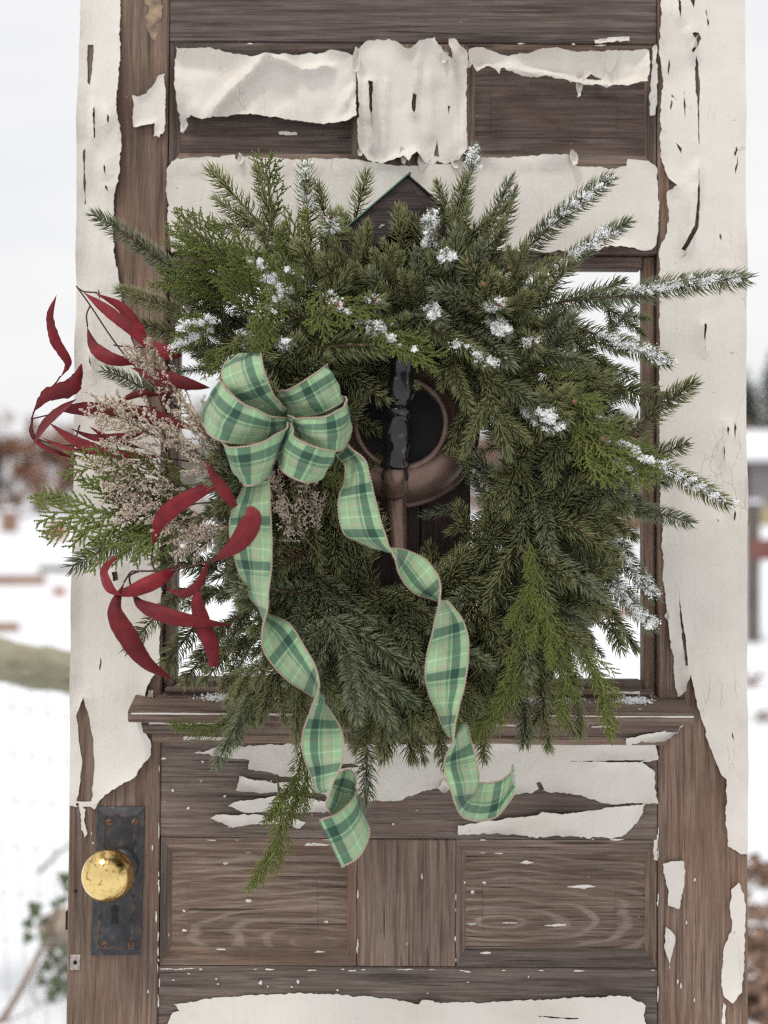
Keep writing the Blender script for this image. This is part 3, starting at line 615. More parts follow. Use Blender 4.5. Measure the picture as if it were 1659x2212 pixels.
def brass_mat():
    m, nt, N, L, b = mat('polished_brass')
    tc = N.new('ShaderNodeTexCoord'); n = noise_node(N, L, tc.outputs['Object'], 70, 6, 0.7, 1.5); n2 = noise_node(N, L, tc.outputs['Object'], 22, 3, 0.5)
    r = ramp(N, [(0.36, (0.30, 0.19, 0.07)), (0.45, (0.74, 0.53, 0.21)), (0.7, (0.86, 0.67, 0.31))]); L.new(n.outputs['Fac'], r.inputs['Fac'])
    L.new(r.outputs['Color'], b.inputs['Base Color']); b.inputs['Metallic'].default_value = 1.0
    rr = ramp(N, [(0.35, (0.14, 0.14, 0.14)), (0.65, (0.30, 0.30, 0.30))]); L.new(n.outputs['Fac'], rr.inputs['Fac']); L.new(rr.outputs['Color'], b.inputs['Roughness'])
    bump(N, L, b, n2.outputs['Fac'], 0.25, 0.0025); return m
M_BRASS = brass_mat()
kx, kz = dp(233, 1891, 0.062)
R_ = 0.0302
prof = [(0.0125, -0.056), (0.0125, -0.034), (0.0105, -0.030)] + [(R_ * math.sin(a) * 1.0, -R_ * 0.92 * math.cos(a)) for a in np.linspace(0.38, math.pi, 26)]
knob = lathe('door_knob', prof, M_BRASS, door, 48, Matrix.Translation((kx, -0.062, kz)))
lathe('rosette', [(0.020, 0.0), (0.0205, 0.003), (0.017, 0.006), (0.012, 0.008), (0.0, 0.008)], M_PLATE, plate, 32, Matrix.Translation((kx + 0.006, -0.0066, kz - 0.0005)))
box('latch_bolt', XL - 0.004, XL + 0.001, 0.006, 0.018, dp(150, 2012)[1], dp(150, 1972)[1], M_BLACK, door, 0.0008)
pt_ = dp(163, 2078); bm = bmesh.new(); add_box(bm, pt_[0] - 0.006, pt_[0] + 0.006, -0.002, 0.0, pt_[1] - 0.009, pt_[1] + 0.009, 0.0006)
ct = link('catch_plate', bm_mesh('catch_plate', bm, simple('grey_old_metal', (0.36, .32, .29), .6, .3, 200, .4)), door)
lathe('screw_hole', [(0, 0.0024), (0.0026, 0.0024), (0.003, 0.0)], M_BLACK, ct, 12, Matrix.Translation((pt_[0], 0.0, pt_[1])))
for (px, py) in ((168, 1737), (163, 1925)):
    x, z = dp(px, py); lathe('nail_hole', [(0, 0.0022), (0.0018, 0.0022), (0.0022, 0.0)], M_BLACK, door, 10, Matrix.Translation((x, 0.0, z)))
# knot on the upper left stile: worn patch of bare yellow wood
M_WORN = simple('bare_yellow_wood', (0.25, 0.175, 0.11), 0.7, 0, 60, 0.6, 0.0008)
wp = paint([(312, -20), (352, -20), (350, 30), (342, 70), (336, 96), (326, 80), (316, 62), (322, 20)], off=0.0002, curl=0.0, cw=0.003, name='worn_patch', thick=0.0003, amp=0.003); wp.data.materials[0] = M_WORN
# ------------------------------------------------------------------ foliage generators
def needles_arrays(P, T, R, length, fwd, width, rng):
    """P base points, T stem tangents, R radial directions -> curved three-sided needles"""
    n = len(P); a = np.radians(fwd)[:, None]
    d0 = np.cos(a * 1.12) * T + np.sin(a * 1.12) * R; d1 = np.cos(a * 0.72) * T + np.sin(a * 0.72) * R
    l = length[:, None]; mid = P + d0 * l * 0.52; tip = mid + d1 * l * 0.48
    s = unit(np.cross(d0, R + rng.normal(0, 0.15, R.shape))); u = unit(np.cross(s, d0))
    w = width[:, None]
    ring = [s * 1.0, -0.5 * s + 0.75 * u, -0.5 * s - 0.75 * u]
    V = np.stack([P + r * w * 0.6 for r in ring] + [mid + r * w for r in ring] + [tip], 1)       # n,7,3
    b = (np.arange(n) * 7)[:, None]
    q = np.concatenate([np.stack([b[:, 0] + i, b[:, 0] + (i + 1) % 3, b[:, 0] + 3 + (i + 1) % 3, b[:, 0] + 3 + i], -1) for i in range(3)])
    t = np.concatenate([np.stack([b[:, 0] + 3 + i, b[:, 0] + 3 + (i + 1) % 3, b[:, 0] + 6], -1) for i in range(3)])
    tint = np.zeros((n, 7, 3)); tint[:, :, 0] = np.clip(rng.normal(0.45, 0.22, n), 0, 1)[:, None]; tint[:, 3:6, 1] = 0.5; tint[:, 6, 1] = 1.0
    return V.reshape(-1, 3), q, t, tint.reshape(-1, 3)
def shoot(acc_n, acc_t, acc_b, path, rng, nl=0.0178, dens=2.5, r0=0.0016, r1=0.0009, bare=0.01, bud=True):
    """one spruce shoot along path"""
    seg = np.linalg.norm(np.diff(path, axis=0), axis=1); L = seg.sum(); cum = np.concatenate([[0], np.cumsum(seg)]) / L
    n = max(8, int(L * 1000 * dens)); t = np.sort(np.clip(rng.uniform(bare, 1.0, n) + 0, 0, 1)); t[-8:] = rng.uniform(0.975, 1.0, 8)
    P = np.stack([np.interp(t, cum, path[:, k]) for k in range(3)], -1)
    G = unit(np.gradient(path, axis=0)); T = unit(np.stack([np.interp(t, cum, G[:, k]) for k in range(3)], -1))
    ref = unit(np.array([0.08, 0.05, 1.0])); N = unit(np.cross(T, ref)); B = np.cross(N, T)
    ph = np.arange(n) * 2.39996 + rng.normal(0, 0.25, n)
    ph = ph + 0.35 * np.sin(2 * ph)                                     # combed slightly to the sides
    R = np.cos(ph)[:, None] * N + np.sin(ph)[:, None] * B
    ln = nl * rng.uniform(0.78, 1.15, n) * np.interp(t, [0, 0.08, 0.85, 1], [0.75, 1.0, 1.0, 0.72])
    fw = rng.normal(0, 5, n) + np.interp(t, [0, 0.7, 0.93, 1], [62, 56, 44, 20]) - 6 * np.sin(ph)
    acc_n.add(*(lambda x: (x[0], x[1], x[2], x[3]))(needles_arrays(P + R * 0.0008, T, R, ln, fw, np.full(n, 0.00074) * rng.uniform(0.85, 1.2, n), rng)))
    acc_t.tube(path, np.linspace(r0, r1, len(path)), 5)
    if bud and rng.uniform() < 0.45:
        e = path[-1]; d = G[-1]; pp = np.array([e - d * 0.001, e + d * 0.002, e + d * 0.0045, e + d * 0.0062]); acc_b.tube(pp, [0.0010, 0.0019, 0.0015, 0.0003], 6)
def curve_path(L, bend, side, n=9, wob=0.0, rng=None):
    t = np.linspace(0, 1, n); p = np.stack([t * L, side * L * t * t, -bend * L * t * t], -1)
    if wob and rng is not None: p[1:] += np.cumsum(rng.normal(0, wob * L / n, (n - 1, 3)), 0) * [0.2, 1, 1]
    return p
def make_sprig(L, seed, bend=0.08, branches=0, nl=0.0178, dens=2.5, nm=None):
    rng = np.random.default_rng(seed); an, at_, ab = Acc(), Acc(), Acc()
    main = curve_path(L, bend, rng.uniform(-0.06, 0.06), 10, 0.05, rng); shoot(an, at_, ab, main, rng, nl, dens)
    for k in range(branches):
        f = 0.14 + 0.62 * (k + rng.uniform(0, 0.6)) / max(branches, 1); i = int(f * 9); base = main[i]
        d = unit(main[min(i + 1, 9)] - main[max(i - 1, 0)]); sd = 1 if k % 2 else -1; an_ = math.radians(rng.uniform(38, 58))
        side = unit(np.cross(d, [0, 0, 1])) * sd; dr = math.cos(an_) * d + math.sin(an_) * side + np.array([0, 0, rng.uniform(-0.12, 0.22)])
        dr = unit(dr); l2 = L * (1 - f) * rng.uniform(0.6, 0.95) + 0.012
        t = np.linspace(0, 1, 7)[:, None]; p = base + dr * l2 * t + d * l2 * 0.18 * t * t - np.array([0, 0, 1]) * l2 * bend * 0.7 * t * t
        shoot(an, at_, ab, p, rng, nl * 0.93, dens, 0.0012, 0.0008)
    if ab.v: at_.add(np.vstack(ab.v), np.vstack(ab.q), np.vstack(ab.t), m=1)
    return (at_.mesh('spruce_sprig', [M_TWIG, M_BUD]), an.mesh('needles', [nm or M_NEEDLE], smooth=True), L, main)
SINGLE = [make_sprig(L, 10 + i, b, 0, nm=[M_NEEDLE, M_NEEDLEB][i % 2]) for i, (L, b) in enumerate([(0.06, .05), (0.08, .12), (0.10, .04), (0.115, .15), (0.135, .06), (0.16, .12), (0.19, .05), (0.22, .10)])]
BRANCH = [make_sprig(L, 40 + i, b, nb, nm=[M_NEEDLE, M_NEEDLE, M_NEEDLEB][i % 3]) for i, (L, b, nb) in enumerate([(0.10, .06, 2), (0.12, .12, 3), (0.135, .05, 3), (0.15, .14, 4), (0.165, .08, 4), (0.19, .12, 5)])]
def basis(base, tip, up):
    X = unit(np.array(tip) - np.array(base)); Zt = np.array(up, float); Y = np.cross(Zt, X)
    if np.linalg.norm(Y) < 1e-4: Y = np.cross([0.3, 1, 0.2], X)
    Y = unit(Y); Z = np.cross(X, Y)
    return Matrix(((X[0], Y[0], Z[0], base[0]), (X[1], Y[1], Z[1], base[1]), (X[2], Y[2], Z[2], base[2]), (0, 0, 0, 1)))
OCT_V = np.array([(1, 0, 0), (-1, 0, 0), (0, 1, 0), (0, -1, 0), (0, 0, 1), (0, 0, -1)], float)
OCT_F = np.array([(0, 2, 4), (2, 1, 4), (1, 3, 4), (3, 0, 4), (2, 0, 5), (1, 2, 5), (3, 1, 5), (0, 3, 5)])
def grains(C, size, rng, aspect=1.0, dirs=None):
    """many small irregular octahedra at C"""
    n = len(C); V = OCT_V[None] * size[:, None, None] * rng.uniform(0.55, 1.35, (n, 6, 1))
    if dirs is not None:
        X = unit(dirs); Y = unit(np.cross(X, rng.normal(0, 1, (n, 3)))); Z = np.cross(X, Y)
        V = V[:, :, :1] * aspect * X[:, None] + V[:, :, 1:2] * Y[:, None] + V[:, :, 2:] * Z[:, None]
    else:
        A = unit(rng.normal(0, 1, (n, 3))); B_ = unit(np.cross(A, rng.normal(0, 1, (n, 3)))); C_ = np.cross(A, B_)
        V = V[:, :, :1] * A[:, None] + V[:, :, 1:2] * B_[:, None] + V[:, :, 2:] * C_[:, None]
    V = V + C[:, None]; F = OCT_F[None] + (np.arange(n) * 6)[:, None, None]
    return V.reshape(-1, 3), F.reshape(-1, 3)
wreath = empty('evergreen_wreath', at(880, 1300, -0.03))
tag(wreath, 'large bushy spruce and cedar wreath dusted with snow, hung on the door', 'wreath')
rngw = np.random.default_rng(77)
WINV = Matrix.Translation(wreath.location).inverted()
def wpart(name, me, Mx, parent=wreath):
    o = link(name, me, parent); o.matrix_parent_inverse = Matrix.Identity(4)
    o.matrix_local = (WINV @ Mx) if parent is wreath else Mx
    return o
n_sprigs = [0]
def add_snow(parent, Mx, path, scale, t0, t1, amount, rng, spread=0.0090):
    """snow caught among the needles on the upper and front side of a sprig"""
    tt = np.linspace(0, 1, len(path)); nc = max(6, int(38 * amount)); up = np.array([0, -0.45, 0.9])
    tc = rng.uniform(t0, t1, nc); L = np.stack([np.interp(tc, tt, path[:, k]) for k in range(3)], -1); Mn = np.array(Mx)
    Cw = L @ Mn[:3, :3].T + Mn[:3, 3]; off = unit(rng.normal(0, 1, (nc, 3))) * spread * rng.uniform(0.15, 1.0, (nc, 1)); h = off @ up; off[h < 0] -= np.outer(h[h < 0] * 1.7, up); Cw = Cw + off
    per = rng.integers(25, 130, nc); own = np.repeat(np.arange(nc), per); n = len(own); sg = rng.uniform(0.0013, 0.0030, nc)
    W = Cw[own] + rng.normal(0, 1, (n, 3)) * sg[own][:, None] * [1, 1, 0.8]
    sz = np.exp(rng.normal(math.log(0.00066), 0.36, n))
    V, F = grains(W, sz, rng)
    Mi = np.array(Mx.inverted()); V = V @ Mi[:3, :3].T + Mi[:3, 3]
    o = link('snow', np_mesh('snow', V, F, M_SNOW), parent); tag(o, kind='stuff'); return o
def sprig(base, tip, pool, up=(0, -1, 0), snow=None, seed=None, amount=1.0):
    base = np.array(base); tip = np.array(tip); D = np.linalg.norm(tip - base)
    c = sorted(pool, key=lambda v: abs(math.log(v[2] / D)))[: (2 if len(pool) > 4 else 1)]
    tw, nd, L, path = c[n_sprigs[0] % len(c)]; n_sprigs[0] += 1
    s = D / L; s = max(0.62, min(1.25, s)); pe = path[-1] / np.linalg.norm(path[-1])
    Mx = basis(base, tip, up) @ Matrix.Scale(s, 4)
    # turn so that the tip of the curved sprig meets the wanted tip
    q = Vector(pe).rotation_difference(Vector((1, 0, 0))).to_matrix().to_4x4()
    Mx = Mx @ q
    o = wpart('spruce_sprig', tw, Mx); nn = link('needles', nd, o); tag(nn, kind='stuff')
    if snow: add_snow(o, Mx, path, s, snow[0], snow[1], amount, np.random.default_rng(n_sprigs[0]))
    return o
def pxs(a, b, ya, yb, pool=SINGLE, **kw): return sprig(at(*a, ya), at(*b, yb), pool, **kw)
UPZ = (0, -0.25, 1)
# --- the sprigs that stand out in the photograph (grid points, depth root, depth tip)
pxs((440, 650), (205, 465), -.10, -.13, up=UPZ)
pxs((480, 715), (258, 628), -.12, -.13, up=UPZ); pxs((470, 760), (300, 700), -.11, -.12, up=UPZ)
pxs((600, 525), (458, 368), -.11, -.12); pxs((650, 560), (468, 432), -.12, -.14, BRANCH); pxs((590, 600), (420, 520), -.13, -.16)
pxs((672, 565), (660, 358), -.12, -.15, snow=(.55, 1), amount=.7); pxs((725, 570), (688, 402), -.10, -.13); pxs((745, 570), (792, 378), -.10, -.12)
pxs((800, 640), (745, 470), -.12, -.16, BRANCH); pxs((620, 640), (560, 500), -.14, -.18, BRANCH)
pxs((872, 610), (862, 452), -.15, -.20); pxs((930, 630), (933, 472), -.16, -.20, snow=(.62, 1.0), amount=.8)
pxs((960, 590), (1026, 322), -.14, -.17, snow=(.80, 1.0), amount=.6); pxs((1000, 580), (1103, 390), -.12, -.15); pxs((1045, 600), (1112, 415), -.11, -.14)
pxs((1070, 610), (1315, 388), -.13, -.16, up=UPZ, snow=(.55, .98), amount=1.1); pxs((1135, 640), (1357, 480), -.13, -.16, up=UPZ, snow=(.35, .85), amount=.9)
pxs((1150, 668), (1380, 640), -.14, -.155, up=UPZ); pxs((1360, 640), (1612, 602), -.150, -.17, up=UPZ, snow=(.02, .95), amount=1.7)
pxs((1200, 690), (1442, 782), -.14, -.16, up=UPZ, snow=(.40, 1.0), amount=2.0); pxs((1300, 740), (1345, 690), -.13, -.14); pxs((1230, 650), (1340, 610), -.12, -.13)
pxs((1330, 965), (1497, 828), -.12, -.13, up=UPZ); pxs((1330, 955), (1568, 1088), -.13, -.15, up=UPZ, snow=(.30, 1.0), amount=1.7)
pxs((1290, 1090), (1490, 1128), -.12, -.13, up=UPZ); pxs((1260, 1110), (1412, 1288), -.14, -.16, up=UPZ, snow=(.35, 1), amount=1.6); pxs((1265, 1215), (1408, 1358), -.15, -.165, up=UPZ, snow=(.40, 1), amount=1.3)
pxs((1255, 1225), (1343, 1402), -.13, -.14, up=UPZ); pxs((1205, 1190), (1232, 1432), -.15, -.165); pxs((1180, 1220), (1200, 1420), -.16, -.18)
pxs((1235, 1100), (1280, 1290), -.17, -.19); pxs((1380, 1000), (1480, 960), -.10, -.10, up=UPZ); pxs((1300, 830), (1440, 870), -.10, -.11, up=UPZ)
for (a, b) in [((830, 660), (810, 545)), ((905, 650), (900, 545)), ((980, 640), (985, 500)), ((1020, 640), (1040, 530)), ((850, 660), (830, 560)), ((950, 650), (960, 540)), ((1060, 660), (1010, 570)), ((770, 640), (720, 520)), ((890, 680), (870, 590)), ((1090, 640), (1130, 540)), ((1000, 680), (1060, 600)),
               ((1140, 680), (1230, 570)), ((1100, 690), (1170, 600)), ((700, 640), (650, 530)), ((740, 660), (700, 560)), ((660, 640), (600, 560))]:
    pxs(a, b, -.165, -.212, [SINGLE, BRANCH][(a[0] // 10) % 2], up=(.2, -1, .2))
# tips turned towards the viewer, some capped with snow
for (x, y, dx, dy, sn) in [(962, 560, -8, 10, 1.0), (1076, 660, -30, 20, .9), (1090, 722, -40, -30, 1.2), (1152, 742, -30, -10, .6), (940, 690, -25, -40, .6), (808, 648, -20, 20, .35), (622, 745, -10, 20, .5), (715, 470, -5, 60, .25),
                           (1180, 925, -90, -70, .45), (820, 1150 - 440, 40, -20, .3)]:
    pxs((x + dx, y + dy), (x, y), -.15, -.225, snow=(.5, 1.0), amount=sn)
pxs((905, 690), (1058, 786), -.20, -.225, up=UPZ, snow=(.5, 1), amount=.25); pxs((690, 752), (832, 742), -.20, -.225, up=UPZ); pxs((740, 800), (830, 860), -.17, -.20); pxs((560, 790), (590, 745), -.16, -.20)
pxs((975, 790), (1015, 880), -.19, -.21, up=UPZ); pxs((1045, 800), (1100, 985), -.20, -.22, BRANCH); pxs((1090, 830), (1210, 925), -.21, -.235, up=UPZ, snow=(.7, 1), amount=.5); pxs((1010, 1090), (925, 1110), -.15, -.15)
# bottom fan
for (a, b, ya, yb, pool) in [((700, 1330), (845, 1560), -.21, -.235, BRANCH), ((715, 1340), (872, 1440), -.21, -.225, SINGLE), ((640, 1390), (470, 1650), -.18, -.20, SINGLE), ((600, 1400), (490, 1520), -.19, -.20, BRANCH),
                             ((560, 1350), (440, 1470), -.14, -.15, BRANCH), ((785, 1540), (790, 1725), -.13, -.13, SINGLE), ((905, 1480), (962, 1655), -.16, -.17, SINGLE), ((1030, 1470), (1045, 1640), -.15, -.16, SINGLE),
                             ((1165, 1430), (1185, 1615), -.12, -.13, BRANCH), ((1235, 1440), (1255, 1590), -.11, -.11, SINGLE), ((1110, 1440), (1135, 1600), -.13, -.14, SINGLE), ((860, 1420), (890, 1640), -.15, -.15, BRANCH),
                             ((820, 1440), (830, 1630), -.14, -.15, BRANCH), ((560, 1480), (500, 1600), -.16, -.17, BRANCH), ((610, 1430), (560, 1560), -.19, -.21, BRANCH), ((660, 1400), (640, 1600), -.19, -.20, BRANCH),
                             ((940, 1380), (990, 1560), -.18, -.20, BRANCH), ((330, 1155), (158, 1222), -.11, -.12, SINGLE), ((400, 1270), (275, 1400), -.12, -.13, SINGLE), ((440, 1330), (358, 1440), -.13, -.14, SINGLE),
                             ((480, 1370), (400, 1470), -.13, -.14, SINGLE), ((335, 855), (226, 800), -.11, -.12, SINGLE), ((470, 1230), (340, 1210), -.13, -.14, SINGLE), ((530, 1260), (430, 1300), -.15, -.17, BRANCH),
                             ((560, 1300), (450, 1390), -.15, -.16, BRANCH)]:
    pxs(a, b, ya, yb, pool, up=UPZ)
# --- dense body of the ring
CX, CY = 885, 1025
def rout(th):
    c, s = math.cos(th), math.sin(th)          # s > 0 : downwards
    return 1.0 / math.sqrt((c / (455 if c > 0 else 400)) ** 2 + (s / (545 if s > 0 else 500)) ** 2)
def ring(n, r_in, r_out, yb, yt, pool, swing, seed, length=(150, 260), arc=None):
    rg = np.random.default_rng(seed)
    for k in range(n):
        th = (k + rg.uniform(-.4, .4)) / n * 2 * math.pi
        if arc is not None:
            d = (math.degrees(th) % 360)
            if not (arc[0] <= d <= arc[1]): continue
        ro = rout(th); r0 = 185 + (ro - 185) * rg.uniform(r_in, r_out)
        bx, by = CX + r0 * math.cos(th), CY + r0 * math.sin(th)
        a = th + math.radians(rg.normal(0, swing)); l = rg.uniform(*length)
        droop = 0.28 if math.cos(th) > -0.3 else 0.1
        ex, ey = bx + l * math.cos(a), by + l * math.sin(a) + droop * l
        # keep tips inside the outline of the wreath body
        rr = math.hypot(ex - CX, ey - CY); th2 = math.atan2(ey - CY, ex - CX); mx = rout(th2) * 1.04
        if rr > mx: ex, ey = CX + mx * math.cos(th2), CY + mx * math.sin(th2)
        if math.hypot(ex - bx, ey - by) < 70: continue
        sprig(at(bx, by, yb + rg.uniform(-.015, .015)), at(ex, ey, yt + rg.uniform(-.02, .02)), pool, up=(rg.normal(0, .3), -1, rg.uniform(-.3, .6)))
ring(50, .30, .70, -.060, -.075, BRANCH, 28, 1, (200, 280))
ring(50, .15, .55, -.090, -.115, BRANCH, 34, 2, (190, 270))
ring(48, .05, .45, -.125, -.165, BRANCH, 40, 3, (170, 250))
ring(40, .10, .60, -.150, -.205, BRANCH, 42, 6, (150, 220))
ring(40, .10, .60, -.155, -.220, SINGLE, 45, 4, (120, 190))
ring(30, .35, .75, -.150, -.200, SINGLE, 40, 5, (130, 190))
for (a, b, ya, yb) in [((560, 700), (400, 580), -.07, -.08), ((560, 720), (395, 650), -.07, -.09), ((540, 740), (400, 690), -.08, -.10), ((560, 640), (450, 560), -.07, -.08), ((560, 760), (430, 770), -.08, -.10), ((950, 610), (1002, 385), -.15, -.18), ((985, 610), (1012, 440), -.16, -.19), ((820, 620), (752, 500), -.15, -.185), ((790, 610), (735, 455), -.13, -.15), ((1020, 620), (1050, 480), -.14, -.17), ((520, 760), (395, 640), -.11, -.14), ((500, 640), (385, 565), -.10, -.12), ((480, 800), (370, 720), -.09, -.11), ((540, 600), (420, 610), -.10, -.13), ((1150, 900), (1085, 1040), -.12, -.15), ((1160, 980), (1090, 1120), -.12, -.15), ((1130, 1060), (1040, 1220), -.12, -.16), ((1120, 820), (1050, 900), -.13, -.17),
                       ((1160, 1100), (1085, 1260), -.13, -.17), ((1130, 960), (1095, 1110), -.16, -.19), ((1120, 1160), (1030, 1290), -.14, -.17), ((1240, 760), (1350, 850), -.10, -.12), ((1260, 900), (1385, 1090), -.09, -.10), ((1240, 1040), (1370, 1160), -.08, -.10), ((1280, 640), (1360, 700), -.08, -.09), ((1200, 700), (1320, 800), -.10, -.13), ((500, 1180), (400, 1290), -.09, -.10),
                       ((520, 1120), (410, 1200), -.08, -.10), ((560, 1380), (420, 1420), -.09, -.11), ((1250, 1180), (1330, 1330), -.09, -.11), ((1230, 1300), (1270, 1440), -.09, -.11)]:
    pxs(a, b, ya, yb, BRANCH, up=(.1, -1, .3))
# inner edge, sweeping round the hole
rg = np.random.default_rng(9)
for k in range(46):
    th = k / 46 * 2 * math.pi + rg.uniform(-.05, .05); hx, hy = (146, 205)
    if math.sin(th) < -0.2: hy = 250
    r0 = rg.uniform(1.45, 1.75); bx, by = 895 + hx * r0 * math.cos(th), 1010 + hy * r0 * math.sin(th)
    a2 = th + rg.choice([-1, 1]) * rg.uniform(.45, .8); r1 = rg.uniform(1.06, 1.25); ex, ey = 895 + hx * r1 * math.cos(a2), 1010 + hy * r1 * math.sin(a2)
    pd = math.hypot(ex - 868, ey - 945)
    if ex > 870 and pd < 240 and ey < 1130: ex, ey = 868 + (ex - 868) * 240 / pd, 945 + (ey - 945) * 240 / pd
    sprig(at(bx, by, -.12), at(ex, ey, rg.uniform(-.19, -.14)), [BRANCH, SINGLE][k % 2], up=(0, -1, .2))
# woven ring of twigs that carries the greenery
acc = Acc(); th = np.linspace(0, 2 * math.pi, 97)
for k in range(9):
    ph = rg.uniform(0, 6.28); rr = 292 + 26 * np.cos(5 * th + ph) + rg.uniform(-18, 18)
    pts = np.array([at(CX + r_ * math.cos(t_), CY + 1.10 * r_ * math.sin(t_), -0.085 + 0.018 * math.sin(5 * t_ + ph + 1.5)) for t_, r_ in zip(th, rr)])
    acc.tube(pts - np.array(wreath.location), 0.0038, 6)
link('twig_ring', acc.mesh('twig_ring', [M_TWIG]), wreath)

# ------------------------------------------------------------------ cedar and juniper fronds
def make_frond(L, seed, flat=True, m=None, name='cedar_frond', spread=1.0, droop=0.05, gap=0.0085):
    rng = np.random.default_rng(seed); C, D, S, A = [], [], [], []; acc = Acc()
    z = np.array([0, 0, 1.0])
    def twig(p, d, l, lev, curv):
        n = max(2, int(l / 0.0021)); d = unit(d); pts = [p]
        for i in range(n):
            d = unit(d + curv * 0.004 + rng.normal(0, 0.018 if flat else 0.035, 3) * ([1, 1, 0.3] if flat else [1, 1, 1])); p = p + d * (l / n); pts.append(p)
            s = (0.00175 if flat else 0.00125) * (1.15 - 0.45 * i / n) * (1.1 if lev < 2 else 0.95)
            C.append(p); D.append(d); S.append(s); A.append((rng.uniform(0.2, 0.9), (i / n) ** 1.5 if lev > 1 else 0.25))
        return np.array(pts), d
    main, _ = twig(np.zeros(3), np.array([1.0, 0, 0]), L, 0, np.array([0, rng.uniform(-.5, .5), -droop * 8]))
    acc.tube(main[:: max(1, len(main) // 12)], np.linspace(0.0014, 0.0006, len(main[:: max(1, len(main) // 12)])), 5)
    i = max(1, int(0.06 * len(main))); sd = 1
    while i < len(main) - 2:
        f = i / len(main); d = unit(main[i + 1] - main[i - 1]); side = unit(np.cross(z, d)) * sd
        if not flat: side = unit(side + z * rng.uniform(-0.9, 0.9))
        a = math.radians(rng.uniform(34, 48)) * spread; l1 = (0.30 * L * (math.sin(math.pi * min(1, f * 0.86 + 0.12)) ** 0.8) + 0.006) * rng.uniform(0.75, 1.15)
        d1 = math.cos(a) * d + math.sin(a) * side
        p1, _ = twig(main[i], d1, l1, 1, d * 6)
        j = 2; s2 = 1
        while j < len(p1) - 1:
            dd = unit(p1[j] - p1[j - 1]); sv = unit(np.cross(z, dd)) * s2
            if not flat: sv = unit(sv + z * rng.uniform(-1.2, 1.2))
            l2 = min(0.017, l1 * 0.40 * (1 - 0.7 * j / len(p1)) + 0.003) * rng.uniform(0.7, 1.1); b = math.radians(rng.uniform(30, 44))
            twig(p1[j], math.cos(b) * dd + math.sin(b) * sv, l2, 2, dd * 8)
            j += max(1, int((rng.uniform(0.0044, 0.0056) if flat else rng.uniform(0.0030, 0.0044)) / 0.0021)) + (0 if flat else rng.integers(0, 2)); s2 = -s2
        i += max(1, int(gap * rng.uniform(0.7, 1.3) / 0.0021 / 2)); sd = -sd
    C, D, S, A = map(np.array, (C, D, S, A)); V, F = grains(C, S, rng, 1.45, D)
    if flat: pass
    tint = np.repeat(np.stack([A[:, 0], A[:, 1], A[:, 0] * 0], -1), 6, 0)
    acc.add(V, None, F, attr=tint, m=1)
    return acc.mesh(name, [M_TWIG, m or M_CEDAR]), float(np.linalg.norm(main[-1])), unit(main[-1])
CEDAR = [make_frond(L, 100 + i, True, M_CEDAR, 'cedar_frond', 1.0, 0.05, 0.025) for i, L in enumerate((0.10, 0.13, 0.16))]
JUNI = [make_frond(L, 120 + i, False, M_JUNI, 'juniper_sprig', 0.85, 0.1, 0.010) for i, L in enumerate((0.07, 0.10, 0.13))]
LONGJ = [make_frond(L, 140 + i, False, [M_JUNI, M_JUNID][i], 'juniper_sprig', 0.40, 0.03, 0.020) for i, L in enumerate((0.16, 0.20))]
def frond(a, b, ya, yb, pool, up=(0, -1, 0), snow=None, amount=.5):
    base = np.array(at(*a, ya)); tip = np.array(at(*b, yb)); D = np.linalg.norm(tip - base)
    me, L, pe = min(pool, key=lambda v: abs(v[1] - D)); Mx = basis(base, tip, up) @ Matrix.Scale(D / L, 4) @ Vector(pe).rotation_difference(Vector((1, 0, 0))).to_matrix().to_4x4()
    o = wpart(me.name.split('.')[0], me, Mx)
    if snow: add_snow(o, Mx, np.linspace([0, 0, 0], [L, 0, 0], 8), 1, snow[0], snow[1], amount, np.random.default_rng(int(D * 1e5)), 0.0105)
    return o
TO = (0.15, -1, 0.25)
for (a, b, ya, yb) in [((420, 1085), (85, 1105), -.15, -.20), ((400, 1050), (150, 1000), -.15, -.19), ((420, 1060), (205, 1000), -.16, -.20), ((400, 1090), (150, 1150), -.15, -.20), ((410, 1100), (190, 1205), -.155, -.195),
                       ((420, 1105), (262, 1195), -.17, -.205), ((440, 1110), (310, 1200), -.17, -.20)]:
    frond(a, b, ya, yb, CEDAR, TO)
